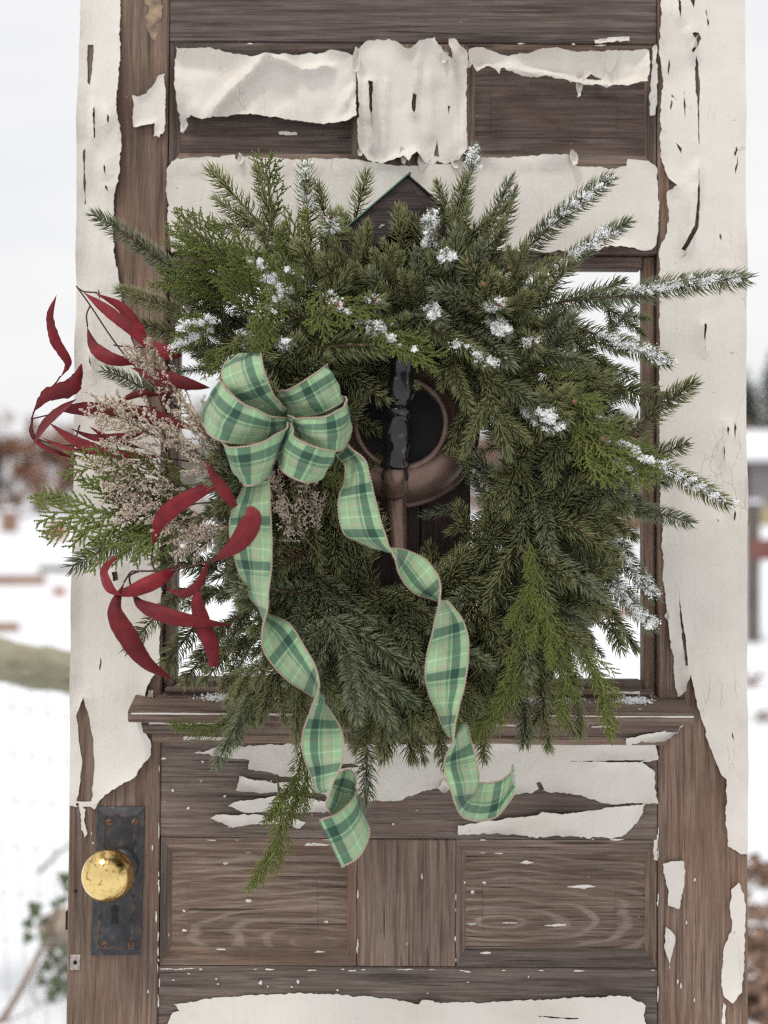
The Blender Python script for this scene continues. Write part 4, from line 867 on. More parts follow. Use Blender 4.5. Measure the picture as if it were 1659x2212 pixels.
for (a, b, ya, yb, sn) in [((560, 620), (388, 478), -.15, -.19, None), ((560, 640), (378, 500), -.14, -.16, None), ((590, 500), (573, 345), -.11, -.12, None), ((600, 690), (505, 520), -.17, -.215, None), ((620, 700), (560, 560), -.18, -.225, (.2, 1)),
                           ((600, 720), (480, 600), -.17, -.21, None), ((630, 700), (620, 580), -.18, -.225, (.3, 1)), ((600, 680), (640, 470), -.15, -.19, None), ((610, 560), (590, 680), -.20, -.225, (.3, 1)), ((600, 600), (560, 760), -.20, -.225, None),
                           ((690, 620), (760, 700), -.19, -.225, (.2, .9)), ((700, 600), (690, 715), -.19, -.23, None), ((720, 640), (800, 680), -.19, -.225, None), ((760, 690), (935, 778), -.205, -.235, (.1, .8)), ((770, 680), (880, 745), -.20, -.23, None),
                           ((480, 640), (375, 610), -.14, -.16, None), ((500, 660), (345, 600), -.13, -.15, None), ((470, 700), (380, 745), -.16, -.185, (.3, 1)), ((480, 690), (400, 700), -.16, -.19, (.3, 1)), ((500, 740), (440, 800), -.17, -.20, None),
                           ((520, 720), (470, 810), -.18, -.20, None), ((1180, 820), (1290, 880), -.19, -.215, None), ((1200, 860), (1330, 940), -.20, -.22, None), ((1220, 900), (1350, 1000), -.20, -.225, None), ((1240, 930), (1420, 1000), -.19, -.21, (.4, 1)),
                           ((1250, 960), (1400, 1040), -.20, -.22, (.4, .9)), ((1230, 920), (1310, 1040), -.20, -.23, None), ((1160, 800), (1250, 800), -.18, -.20, None), ((700, 1010), (650, 1050), -.17, -.18, None), ((660, 990), (720, 1040), -.17, -.19, None)]:
    frond(a, b, ya, yb, JUNI, TO, sn)
for (a, b, ya, yb, sn) in [((1125, 1180), (1150, 1400), -.20, -.23, None), ((1140, 1160), (1100, 1350), -.20, -.225, None), ((1110, 1360), (1020, 1600), -.21, -.21, None), ((1120, 1300), (1075, 1530), -.215, -.22, None), ((1150, 1330), (1215, 1560), -.21, -.21, None),
                           ((1175, 1340), (1322, 1580), -.20, -.20, None), ((1130, 1260), (1190, 1430), -.215, -.23, None), ((655, 1560), (580, 1770), -.15, -.16, None), ((600, 1680), (547, 1912), -.16, -.15, None), ((660, 1580), (612, 1790), -.15, -.155, None),
                           ((560, 1530), (375, 1566), -.14, -.14, None)]:
    frond(a, b, ya, yb, LONGJ, (0.3, -1, 0.1), sn, .18)
# small round brown cones on the juniper
for (x, y, Y) in [(727, 657, -.235), (1240, 868, -.225), (1302, 948, -.235), (1190, 560, -.17), (1045, 615, -.22), (1100, 580, -.19)]:
    C_ = at(x, y, Y) - wreath.location; lathe('cone', [(0.0004, 0.0034), (0.0018, 0.0028), (0.0029, 0.0010), (0.0028, -0.0016), (0.0018, -0.0036), (0.0003, -0.004)], M_BUD, wreath, 12, Matrix.Translation(C_))

# ------------------------------------------------------------------ dried cream flower sprays
def make_spray(L, seed):
    rng = np.random.default_rng(seed); acc = Acc(); C, D, A = [], [], []
    main = curve_path(L, rng.uniform(-.1, .15), rng.uniform(-.12, .12), 9, 0.05, rng); acc.tube(main, np.linspace(0.0011, 0.0005, 9), 4)
    for k in range(15):
        f = 0.30 + 0.66 * k / 15; i = min(8, int(f * 9)); b = main[i] + (main[min(8, i + 1)] - main[i]) * (f * 9 - i)
        d = unit(np.array([1.0, 0, 0]) + rng.normal(0, 0.55, 3)); l = L * (1.05 - f) * 0.55 + 0.012
        t = np.linspace(0, 1, 5)[:, None]; p = b + d * l * t + np.array([0.3, 0, 0.0]) * l * t * t; acc.tube(p, np.linspace(0.0006, 0.0003, 5), 3)
        for q in range(8):
            g = 0.25 + 0.75 * q / 8; bb = np.array([np.interp(g, t[:, 0], p[:, c]) for c in range(3)]); d2 = unit(d + rng.normal(0, 0.6, 3)); l2 = rng.uniform(0.005, 0.012)
            acc.tube(np.array([bb, bb + d2 * l2]), [0.0003, 0.0002], 3)
            for w in np.arange(0.12, 1.0, 0.105):
                C.append(bb + d2 * l2 * w + rng.normal(0, 0.0007, 3)); D.append(unit(d2 + rng.normal(0, 0.5, 3))); A.append(rng.uniform(0, 1))
    C, D, A = map(np.array, (C, D, A)); V, F = grains(C, rng.uniform(0.0007, 0.0012, len(C)), rng, 1.5, D)
    acc.add(V, None, F, attr=np.repeat(np.stack([A, A * 0.6, A * 0], -1), 6, 0), m=1)
    return acc.mesh('dried_flower_spray', [M_DSTEM, M_FLORET]), L
SPRAY = [make_spray(L, 200 + i) for i, L in enumerate((0.09, 0.11, 0.13, 0.15))]
rg = np.random.default_rng(31)
for (a, b, ya, yb) in [((500, 1000), (335, 770), -.16, -.20), ((470, 1010), (240, 890), -.16, -.19), ((500, 1020), (250, 900), -.17, -.21), ((480, 1030), (235, 985), -.16, -.20), ((470, 1050), (270, 1040), -.16, -.19),
                       ((500, 1080), (300, 1100), -.17, -.195), ((520, 1010), (400, 900), -.18, -.22), ((530, 1000), (430, 930), -.19, -.22),
                       ((520, 1040), (385, 960), -.18, -.215), ((510, 1100), (360, 1140), -.17, -.19), ((540, 1110), (400, 1170), -.18, -.195), ((540, 1060), (440, 1020), -.19, -.22), ((550, 1120), (450, 1150), -.19, -.21),
                       ((640, 1180), (600, 1050), -.17, -.19), ((660, 1190), (640, 1040), -.17, -.185), ((680, 1200), (690, 1090), -.17, -.18), ((700, 1210), (610, 1110), -.18, -.195), ((560, 1140), (480, 1180), -.19, -.2), ((600, 1140), (560, 1040), -.17, -.18),
                       ]:
    base = np.array(at(*a, ya)); tip = np.array(at(*b, yb)); D = np.linalg.norm(tip - base); me, L = min(SPRAY, key=lambda v: abs(v[1] - D) + rg.uniform(0, .02))
    wpart('dried_flower_spray', me, basis(base, tip, rg.normal(0, 1, 3)) @ Matrix.Scale(D / L, 4))

# ------------------------------------------------------------------ red willow leaves
def leaf_mat():
    m, nt, N, L, b = mat('red_leaf')
    tc = N.new('ShaderNodeTexCoord'); uv = N.new('ShaderNodeUVMap'); uv.uv_map = 'uv'
    s = N.new('ShaderNodeSeparateXYZ'); L.new(uv.outputs['UV'], s.inputs[0]); oi = N.new('ShaderNodeObjectInfo')
    n = noise_node(N, L, tc.outputs['Object'], 45, 5, 0.6); n2 = noise_node(N, L, tc.outputs['Object'], 600, 2, 0.5)
    r = ramp(N, [(0.25, (0.062, 0.003, 0.006)), (0.5, (0.150, 0.007, 0.013)), (0.8, (0.235, 0.022, 0.028))]); L.new(n.outputs['Fac'], r.inputs['Fac'])
    hs = N.new('ShaderNodeHueSaturation'); L.new(r.outputs['Color'], hs.inputs['Color']); L.new(math_node(N, L, 'ADD', 0.65, math_node(N, L, 'MULTIPLY', oi.outputs['Random'], 0.6)), hs.inputs['Value'])
    v = math_node(N, L, 'ABSOLUTE', math_node(N, L, 'SUBTRACT', s.outputs['Y'], 0.5)); rv = ramp(N, [(0.0, (1, 1, 1)), (0.035, (0, 0, 0))]); L.new(v, rv.inputs['Fac'])
    c = mixc(N, L, math_node(N, L, 'MULTIPLY', rv.outputs['Color'], 0.5), hs.outputs['Color'], (0.05, 0.004, 0.008))
    ve = N.new('ShaderNodeTexWave'); ve.inputs['Scale'].default_value = 9; ve.inputs['Distortion'].default_value = 2
    vv = N.new('ShaderNodeCombineXYZ'); L.new(math_node(N, L, 'SUBTRACT', math_node(N, L, 'MULTIPLY', s.outputs['X'], 2.0), math_node(N, L, 'MULTIPLY', v, 1.5)), vv.inputs[0]); L.new(vv.outputs[0], ve.inputs['Vector'])
    rvn = ramp(N, [(0.55, (0, 0, 0)), (0.95, (1, 1, 1))]); L.new(ve.outputs['Fac'], rvn.inputs['Fac']); c = mixc(N, L, math_node(N, L, 'MULTIPLY', rvn.outputs['Color'], 0.22), c, (0.33, 0.06, 0.06))
    re_ = ramp(N, [(0.36, (0, 0, 0)), (0.5, (1, 1, 1))]); L.new(v, re_.inputs['Fac']); c = mixc(N, L, math_node(N, L, 'MULTIPLY', math_node(N, L, 'MULTIPLY', re_.outputs['Color'], n.outputs['Fac']), 0.8), c, (0.07, 0.018, 0.014))
    ge = N.new('ShaderNodeNewGeometry'); c = mixc(N, L, math_node(N, L, 'MULTIPLY', ge.outputs['Backfacing'], 0.35), c, (0.36, 0.10, 0.10))
    rs = ramp(N, [(0.72, (0, 0, 0)), (0.76, (1, 1, 1))]); L.new(n2.outputs['Fac'], rs.inputs['Fac']); c = mixc(N, L, math_node(N, L, 'MULTIPLY', rs.outputs['Color'], 0.35), c, (0.5, 0.3, 0.3))
    L.new(c, b.inputs['Base Color']); b.inputs['Roughness'].default_value = 0.5
    b.inputs['Specular IOR Level'].default_value = 0.22
    bump(N, L, b, math_node(N, L, 'ADD', ve.outputs['Fac'], n.outputs['Fac']), 0.25, 0.0008); return m
M_LEAF = leaf_mat()
def leaf(parent, pts, w, twist=(0.0, 0.0), fold=0.25, tipw=0.0, serr=0.0, seed=0, peak=0.45):
    """pts rows (x, y, depth) from stalk to tip, w greatest width in grid units"""
    P = catmull(np.array([at(*p) for p in pts]) - np.array(parent.matrix_world.translation if False else wreath.location), 8); n = len(P); t = np.linspace(0, 1, n)
    T = unit(np.gradient(P, axis=0)); view = unit(P + np.array(wreath.location) - np.array(cam.location)); S = unit(np.cross(T, view)); U = np.cross(S, T)
    ang = np.interp(t, np.linspace(0, 1, len(twist)), twist); S2 = np.cos(ang)[:, None] * S + np.sin(ang)[:, None] * U; U2 = np.cross(S2, T)
    wm = w * K * 0.5 * 0.68; prof = np.where(t < peak, np.sin(t / peak * math.pi / 2) ** 1.1, np.clip(np.cos((t - peak) / (1 - peak) * math.pi / 2), 0, 1) ** 0.85); prof = np.maximum(prof, 0.02) ; prof = prof + tipw * t ** 3
    rng = np.random.default_rng(seed); rows = []
    for c in (-1, -.5, 0, .5, 1):
        jag = 1 + (serr * rng.uniform(-1, 1, n) if abs(c) == 1 else 0)
        rows.append(P + S2 * (wm * prof * c * jag)[:, None] + U2 * (fold * wm * prof * (abs(c) ** 1.5))[:, None])
    V = np.stack(rows, 1).reshape(-1, 3); i = np.arange(n - 1)[:, None] * 5; j = np.arange(4)[None]
    Q = np.stack([i + j, i + 5 + j, i + 5 + j + 1, i + j + 1], -1).reshape(-1, 4)
    me = np_mesh('leaf', V, None, M_LEAF, None, Q, True); uvl = me.uv_layers.new(name='uv')
    uvv = np.stack([np.repeat(t, 5), np.tile(np.linspace(0, 1, 5), n)], -1); li = np.zeros(len(me.loops), np.int32); me.loops.foreach_get('vertex_index', li)
    uvl.data.foreach_set('uv', uvv[li].astype(np.float32).ravel())
    return link('leaf', me, parent)
def spray_stems(name, lines, r=0.0009):
    acc = Acc()
    for ln in lines: acc.tube(catmull(np.array([at(*p) for p in ln]) - np.array(wreath.location), 6), r, 5)
    return link(name, acc.mesh(name, [M_REDSTEM]), wreath)
s1 = spray_stems('red_leaf_spray', [[(165, 618, -.15), (195, 660, -.155), (245, 735, -.16), (290, 790, -.16), (380, 880, -.15)], [(195, 660, -.155), (187, 680, -.158), (189, 706, -.16)], [(168, 622, -.15), (182, 630, -.152), (210, 632, -.15)], [(245, 745, -.16), (262, 748, -.16), (330, 752, -.16)]])
for p, w, tw, sd in [([(179, 630, -.152), (226, 665, -.165), (282, 712, -.175), (330, 765, -.17)], 34, (0.5, 0.1, -.2), 1), ([(205, 633, -.15), (260, 662, -.155), (300, 705, -.16), (318, 735, -.16)], 30, (-.3, .2, .2), 2), ([(188, 706, -.16), (207, 752, -.18), (249, 778, -.185), (322, 783, -.17)], 40, (.5, 0, -.3), 3),
                     ([(282, 794, -.17), (342, 813, -.2), (403, 829, -.21), (454, 838, -.2)], 42, (.2, -.2, .1), 4), ([(330, 738, -.17), (360, 760, -.18), (394, 768, -.17)], 42, (0, .3), 5), ([(356, 775, -.15), (362, 820, -.15), (366, 866, -.15)], 12, (.3, .3), 6)]:
    leaf(s1, p, w, tw, serr=.05, seed=sd)
s2 = spray_stems('red_leaf_spray', [[(68, 905, -.15), (72, 940, -.155), (120, 960, -.15), (210, 965, -.15), (330, 985, -.15), (430, 1000, -.14)], [(158, 968, -.15), (166, 940, -.15), (172, 918, -.15)], [(68, 905, -.15), (85, 862, -.15), (118, 830, -.15), (131, 812, -.15)], [(130, 890, -.15), (68, 905, -.15)]])
for p, w, tw, sr, sd in [([(131, 815, -.15), (146, 782, -.155), (119, 735, -.16), (108, 682, -.155), (122, 637, -.15)], 30, (.4, -.1, .4), .12, 7), ([(70, 892, -.15), (100, 855, -.165), (150, 838, -.17), (168, 815, -.165), (177, 785, -.155)], 50, (.3, 0, -.4), .14, 8),
                         ([(70, 965, -.155), (95, 918, -.175), (130, 885, -.18), (165, 862, -.17)], 26, (math.pi - .3, math.pi), .03, 9), ([(72, 900, -.15), (70, 935, -.15), (105, 968, -.155), (190, 990, -.15), (270, 994, -.15)], 24, (.6, .9, 1.0), .05, 10),
                         ([(112, 885, -.15), (180, 884, -.16), (263, 892, -.165), (372, 925, -.16)], 44, (.1, -.3, .2), .04, 11), ([(104, 912, -.15), (165, 952, -.16), (240, 978, -.165), (366, 988, -.155)], 36, (.5, .3, .5), .06, 12), ([(310, 970, -.15), (240, 950, -.155), (193, 922, -.15)], 20, (.4, .6), .04, 13),
                         ([(300, 880, -.15), (350, 905, -.16), (420, 925, -.165)], 40, (0, .3), .04, 14), ([(230, 860, -.145), (280, 885, -.15), (340, 880, -.15)], 34, (.2, .3), .04, 15)]:
    leaf(s2, p, w, tw, serr=sr, seed=sd)
for p, w, tw, sd in [([(150, 925, -.145), (210, 945, -.15), (280, 940, -.15), (330, 925, -.15)], 26, (.7, .3, .6), 41), ([(90, 945, -.15), (130, 962, -.16), (180, 975, -.16), (250, 985, -.155)], 16, (.2, .8, .3), 42), ([(330, 800, -.16), (345, 840, -.165), (350, 880, -.16)], 20, (.4, -.3), 43), ([(250, 870, -.15), (300, 850, -.155), (350, 855, -.15)], 22, (.5, -.2), 44)]:
    leaf(s2, p, w, tw, serr=.06, seed=sd)
s3 = spray_stems('red_leaf_spray', [[(268, 1258, -.2), (283, 1236, -.205), (300, 1234, -.205), (370, 1232, -.21), (440, 1215, -.215), (520, 1190, -.2), (600, 1190, -.19), (700, 1215, -.17)], [(300, 1234, -.205), (280, 1245, -.2), (285, 1277, -.2)], [(330, 1183, -.19), (328, 1215, -.195), (335, 1232, -.2)], [(375, 1232, -.21), (354, 1245, -.21), (354, 1269, -.21)],
                                    [(452, 1210, -.215), (440, 1235, -.215), (430, 1262, -.215)], [(600, 1250, -.17), (650, 1278, -.18), (690, 1275, -.18)]], 0.0011)
for p, w, tw, sr, sd, tpw in [([(443, 995, -.23), (468, 1037, -.24), (490, 1070, -.245), (508, 1096, -.24)], 32, (.3, -.2), .02, 16, .5), ([(329, 1185, -.19), (342, 1132, -.215), (375, 1097, -.225), (436, 1060, -.225), (493, 1040, -.22)], 48, (.3, -.1, .3), .01, 17, 0), ([(455, 1216, -.25), (514, 1172, -.275), (545, 1122, -.285), (541, 1094, -.28)], 56, (.2, 0, -.2), .01, 18, .3),
                              ([(388, 1222, -.2), (350, 1248, -.22), (299, 1270, -.225), (262, 1280, -.215)], 42, (.3, 0, -.5), .02, 19, .55), ([(268, 1288, -.215), (238, 1272, -.215), (222, 1240, -.2), (232, 1218, -.195), (257, 1200, -.19)], 34, (-.5, .9, .4), .03, 20, 0), ([(268, 1258, -.2), (249, 1319, -.225), (278, 1378, -.23), (316, 1430, -.22), (373, 1468, -.2)], 56, (.2, 0, .2), .03, 21, 0),
                              ([(285, 1277, -.2), (308, 1307, -.23), (367, 1332, -.24), (426, 1343, -.235), (499, 1350, -.22)], 44, (.3, -.1, .2), .02, 22, 0), ([(430, 1260, -.215), (426, 1302, -.225), (442, 1357, -.23), (459, 1403, -.225), (462, 1441, -.21)], 44, (-.2, .2, .1), .03, 23, .5), ([(354, 1269, -.21), (396, 1281, -.22), (430, 1260, -.22), (452, 1208, -.215)], 28, (.6, .2, -.4), .02, 24, 0),
                              ([(588, 1192, -.16), (622, 1200, -.18), (648, 1182, -.17)], 46, (.4, -.4), .02, 25, 0), ([(655, 1280, -.15), (700, 1272, -.16), (720, 1232, -.16)], 24, (.8, .5), .02, 26, 0), ([(738, 1205, -.13), (748, 1232, -.14), (742, 1262, -.13)], 38, (.5, 0), .02, 27, 0), ([(585, 1000, -.17), (612, 1018, -.18), (632, 1042, -.17)], 40, (.2, 0), .02, 28, 0)]:
    leaf(s3, p, w, tw, serr=sr, seed=sd, tipw=tpw)
# ------------------------------------------------------------------ plaid ribbon bow
def plaid_mat():
    m, nt, N, L, b = mat('green_plaid_ribbon')
    uv = N.new('ShaderNodeUVMap'); uv.uv_map = 'uv'; s = N.new('ShaderNodeSeparateXYZ'); L.new(uv.outputs['UV'], s.inputs[0])
    LG, MG, DG, LIME, BEI = (0.255, 0.415, 0.228), (0.235, 0.340, 0.190), (0.010, 0.048, 0.030), (0.52, 0.64, 0.38), (0.42, 0.34, 0.25)
    def bands(coord, stops):
        r = N.new('ShaderNodeValToRGB'); r.color_ramp.interpolation = 'CONSTANT'; e = r.color_ramp.elements
        while len(e) < len(stops): e.new(0.99)
        for i, (p, c) in enumerate(stops): e[i].position = p; e[i].color = (*c, 1)
        L.new(coord, r.inputs['Fac']); return r.outputs['Color']
    U = s.outputs['X']; V = math_node(N, L, 'FRACT', math_node(N, L, 'DIVIDE', s.outputs['Y'], 0.046))
    wu = bands(U, [(0, LG), (0.19, DG), (0.39, LG), (0.43, DG), (0.452, LG), (0.468, DG), (0.485, MG), (0.53, BEI), (0.552, MG), (0.575, BEI), (0.60, MG), (0.66, BEI), (0.672, MG), (0.765, LIME), (0.785, LG)])
    wv = bands(V, [(0, LG), (0.06, LIME), (0.09, LG), (0.22, BEI), (0.245, LG), (0.27, BEI), (0.29, MG), (0.36, DG), (0.56, LG), (0.62, DG), (0.635, LG), (0.66, DG), (0.675, MG), (0.80, BEI), (0.825, LG), (0.93, MG)])
    # twill: threads of the two directions alternate
    tw = math_node(N, L, 'FRACT', math_node(N, L, 'ADD', math_node(N, L, 'MULTIPLY', U, 70.0), math_node(N, L, 'MULTIPLY', s.outputs['Y'], 1100.0)))
    th = N.new('ShaderNodeMapRange'); L.new(tw, th.inputs['Value']); th.inputs['From Min'].default_value = 0.3; th.inputs['From Max'].default_value = 0.7; th.inputs['To Min'].default_value = 0.28; th.inputs['To Max'].default_value = 0.72
    gm = N.new('ShaderNodeGamma'); L.new(mixc(N, L, 1.0, wu, wv, 'MULTIPLY'), gm.inputs['Color']); gm.inputs['Gamma'].default_value = 0.5
    c = mixc(N, L, 0.35, gm.outputs['Color'], mixc(N, L, th.outputs['Result'], wu, wv))
    n = N.new('ShaderNodeTexNoise'); n.inputs['Scale'].default_value = 1.0; n.inputs['Detail'].default_value = 3
    mp = mapping(N, L, uv.outputs['UV'], (160, 9, 1)); L.new(mp, n.inputs['Vector']); n2 = N.new('ShaderNodeTexNoise'); n2.inputs['Scale'].default_value = 1.0; L.new(mapping(N, L, uv.outputs['UV'], (4, 2200, 1)), n2.inputs['Vector'])
    hs = N.new('ShaderNodeHueSaturation'); L.new(c, hs.inputs['Color'])
    L.new(math_node(N, L, 'ADD', 0.68, math_node(N, L, 'ADD', math_node(N, L, 'MULTIPLY', n.outputs['Fac'], 0.3), math_node(N, L, 'MULTIPLY', n2.outputs['Fac'], 0.34))), hs.inputs['Value'])
    L.new(hs.outputs['Color'], b.inputs['Base Color']); b.inputs['Roughness'].default_value = 0.75; b.inputs['Sheen Weight'].default_value = 0.15
    bump(N, L, b, math_node(N, L, 'ADD', tw, n2.outputs['Fac']), 0.25, 0.0005)
    return m
M_PLAID = plaid_mat(); M_TRIM = simple('beige_cord_trim', (0.37, 0.295, 0.22), 0.8, 0, 900, 0.25)
bow = empty('ribbon_bow', at(622, 900, -0.20))
tag(bow, 'green plaid ribbon bow with beige corded edges and two long curling tails', 'bow')
BL = np.array(bow.location); RW = 0.060
def ribbon(name, rows, n=7, width=None, v0=0.0, cross=7, cup=0.0, fray=False, crumple=0.0):
    """rows: (Ax, Ay, Bx, By, depth, lean) - edges in grid points, lean > 0: edge B lies behind"""
    A, B = [], []
    for (ax, ay, bx, by, Y, ln) in rows:
        pa, pb = np.array(at(ax, ay, Y)), np.array(at(bx, by, Y)); pr = np.linalg.norm(pa - pb)
        d = 0.0
        if width: d = math.sqrt(max(width ** 2 - pr ** 2, 0)) * ln
        else: d = ln
        A.append(at(ax, ay, Y - d / 2)); B.append(at(bx, by, Y + d / 2))
    C = catmull(np.hstack([np.array(A), np.array(B)]), n); A, B = C[:, :3] - BL, C[:, 3:] - BL; m = len(A)
    mid = (A + B) / 2; ln = np.concatenate([[0], np.cumsum(np.linalg.norm(np.diff(mid, axis=0), axis=1))]) + v0
    T = unit(np.gradient(mid, axis=0)); S = unit(B - A); Nn = unit(np.cross(T, S)); vw = unit(mid + BL - np.array(cam.location))
    Nn[np.sum(Nn * vw, 1) > 0] *= -1
    u = np.linspace(0, 1, cross); V = A[:, None] + (B - A)[:, None] * u[None, :, None] + Nn[:, None] * (cup * (1 - (2 * u - 1) ** 2))[None, :, None]
    if crumple:
        w = np.array([[mnoise.noise(Vector((ln[i] * 55 + v0 * 31, q * 3.2, v0 * 17))) for q in u] for i in range(m)]); V = V + Nn[:, None] * (crumple * w)[:, :, None]
    uvv = np.stack([np.broadcast_to(u[None], (m, cross)), np.broadcast_to(ln[:, None], (m, cross))], -1).reshape(-1, 2)
    i = np.arange(m - 1)[:, None] * cross; j = np.arange(cross - 1)[None]; Q = np.stack([i + j, i + j + 1, i + cross + j + 1, i + cross + j], -1).reshape(-1, 4)
    me = np_mesh(name, V.reshape(-1, 3), None, M_PLAID, None, Q, True); l = me.uv_layers.new(name='uv'); li = np.zeros(len(me.loops), np.int32); me.loops.foreach_get('vertex_index', li)
    l.data.foreach_set('uv', uvv[li].astype(np.float32).ravel()); o = link(name, me, bow)
    for E in (V[:, 0], V[:, -1]):                     # twisted cord along each edge
        seg = np.concatenate([[0], np.cumsum(np.linalg.norm(np.diff(E, axis=0), axis=1))]); k = max(8, int(seg[-1] / 0.0009)); s_ = np.linspace(0, seg[-1], k); P = np.stack([np.interp(s_, seg, E[:, c]) for c in range(3)], -1)
        link('trim', (lambda a_: (a_.tube(P, 0.00095 + 0.00035 * np.sin(s_ / 0.0034 * 2 * math.pi), 6), a_.mesh('trim', [M_TRIM]))[1])(Acc()), o)
    if fray:                                          # loose threads at the cut end
        rng = np.random.default_rng(3); a_ = Acc()
        for q in range(26):
            f = rng.uniform(0, 1); p = V[-1, 0] + (V[-1, -1] - V[-1, 0]) * f; d = T[-1] * rng.uniform(.001, .005) + rng.normal(0, .001, 3); a_.tube(np.array([p - T[-1] * .001, p + d * .6, p + d]), 0.00025, 3)
        link('frayed_end', a_.mesh('frayed_end', [simple('green_thread', (0.2, 0.42, 0.24), .8)]), o)
    return o
def zb(r, Y, ln=0.008): return (418 + r[0] * .2241, 743.5 + r[1] * .2241, 418 + r[2] * .2241, 743.5 + r[3] * .2241, Y, ln)
LOOPS = {
 'TL': [((925, 668, 890, 712), -.205), ((830, 560, 640, 650), -.228), ((750, 450, 450, 545), -.240), ((695, 300, 330, 425), -.243), ((660, 170, 275, 320), -.236), ((645, 82, 300, 195), -.220), ((690, 72, 370, 170), -.198), ((765, 215, 540, 330), -.185), ((808, 390, 640, 500), -.185), ((880, 600, 840, 650), -.19)],
 'TR': [((800, 452, 925, 692), -.208), ((900, 445, 1050, 695), -.224), ((1020, 385, 1190, 675), -.234), ((1150, 297, 1320, 625), -.236), ((1272, 213, 1432, 552), -.224), ((1240, 203, 1400, 480), -.204), ((1110, 245, 1250, 480), -.190), ((965, 380, 1060, 560), -.188), ((900, 560, 930, 640), -.19)],
 'ML': [((908, 712, 895, 810), -.212), ((760, 702, 720, 925), -.240), ((620, 640, 500, 958), -.256), ((490, 585, 330, 945), -.262), ((380, 510, 195, 897), -.258), ((300, 410, 105, 810), -.245), ((256, 338, 74, 728), -.225), ((330, 360, 140, 660), -.200), ((600, 540, 500, 700), -.19), ((880, 690, 850, 740), -.195)],
 'MR': [((905, 690, 985, 840), -.214), ((1000, 712, 1075, 920), -.238), ((1140, 716, 1180, 985), -.252), ((1290, 693, 1300, 1022), -.257), ((1410, 632, 1415, 1015), -.248), ((1474, 555, 1508, 925), -.228), ((1435, 508, 1480, 800), -.205), ((1250, 560, 1280, 760), -.192), ((930, 680, 960, 760), -.195)],
 'LL': [((913, 752, 745, 1235), -.232), ((830, 862, 690, 1292), -.252), ((680, 938, 605, 1345), -.264), ((500, 987, 540, 1363), -.268), ((340, 990, 500, 1350), -.260), ((265, 935, 455, 1318), -.240), ((330, 900, 500, 1240), -.215), ((600, 830, 620, 1050), -.20), ((890, 720, 870, 790), -.20)],
 'LR': [((945, 768, 828, 1110), -.232), ((962, 878, 848, 1200), -.248), ((1060, 945, 925, 1272), -.258), ((1200, 1000, 1040, 1317), -.261), ((1320, 1030, 1130, 1337), -.252), ((1390, 1018, 1195, 1318), -.236), ((1330, 960, 1180, 1230), -.212), ((1100, 850, 1020, 1050), -.20), ((940, 720, 930, 800), -.20)],
}
for i_, (k_, rows) in enumerate(LOOPS.items()): ribbon('loop', [zb(r, Y) for r, Y in rows], 7, None, 0.011 * i_ + 0.013, 9, 0.0030, False, 0.0040)
LT = [(582, 1028, 535, 1038, -.225, .3), (584, 1100, 500, 1108, -.235, .2), (587, 1170, 498, 1160, -.242, .3), (586, 1230, 512, 1225, -.245, .55), (578, 1300, 537, 1285, -.246, .9), (567, 1362, 572, 1322, -.246, 1), (572, 1408, 620, 1345, -.247, .4), (600, 1448, 650, 1385, -.249, 0), (640, 1482, 672, 1425, -.25, -.5),
      (678, 1506, 688, 1462, -.251, -.9), (704, 1521, 686, 1498, -.252, -1), (723, 1550, 667, 1542, -.254, -.6), (739, 1584, 654, 1588, -.256, -.1), (741, 1618, 654, 1626, -.257, .1), (734, 1660, 671, 1672, -.258, .5), (719, 1695, 690, 1712, -.258, .9), (705, 1738, 730, 1672, -.246, 1), (722, 1762, 757, 1664, -.226, .6),
      (772, 1752, 769, 1688, -.222, 0), (796, 1800, 762, 1724, -.240, -.2), (775, 1850, 730, 1756, -.256, -.1), (738, 1874, 690, 1773, -.260, 0)]
ribbon('tail', [(q, r, p, w, Y, -s) for (p, w, q, r, Y, s) in LT], 8, RW, 0.02, 9, 0.0015, False, 0.0026)
RT = [(753, 960, 728, 982, -.215, .6), (784, 991, 745, 1005, -.225, .5), (797, 1020, 745, 1038, -.233, .4), (804, 1052, 735, 1066, -.238, .2), (811, 1082, 731, 1092, -.24, .1), (823, 1128, 735, 1130, -.242, .2), (834, 1162, 752, 1160, -.244, .5), (846, 1190, 800, 1180, -.245, .9), (852, 1206, 845, 1183, -.245, 1), (862, 1232, 882, 1192, -.245, .8),
      (873, 1258, 917, 1208, -.246, .3), (895, 1280, 942, 1238, -.247, -.2), (928, 1292, 952, 1265, -.248, -.8), (950, 1299, 951, 1288, -.249, -1), (969, 1302, 946, 1311, -.25, -1), (997, 1336, 938, 1353, -.25, -.5), (1011, 1378, 925, 1403, -.251, 0), (1010, 1437, 919, 1454, -.252, 0), (999, 1496, 927, 1500, -.252, .4), (988, 1542, 948, 1546, -.253, .8),
      (980, 1588, 971, 1592, -.253, 1), (976, 1609, 1003, 1562, -.253, .9), (963, 1634, 1018, 1600, -.254, .3), (960, 1660, 1030, 1650, -.255, .0), (969, 1693, 1035, 1686, -.256, .3), (984, 1731, 1024, 1718, -.256, .9), (1000, 1762, 1024, 1700, -.25, .9), (1015, 1771, 1036, 1692, -.24, .6), (1041, 1773, 1059, 1691, -.232, .2), (1070, 1765, 1085, 1683, -.228, 0),
      (1091, 1744, 1104, 1668, -.23, .0), (1110, 1714, 1109, 1651, -.238, .0)]
ribbon('tail', RT, 8, RW, 0.06, 9, 0.0015, True, 0.0026)

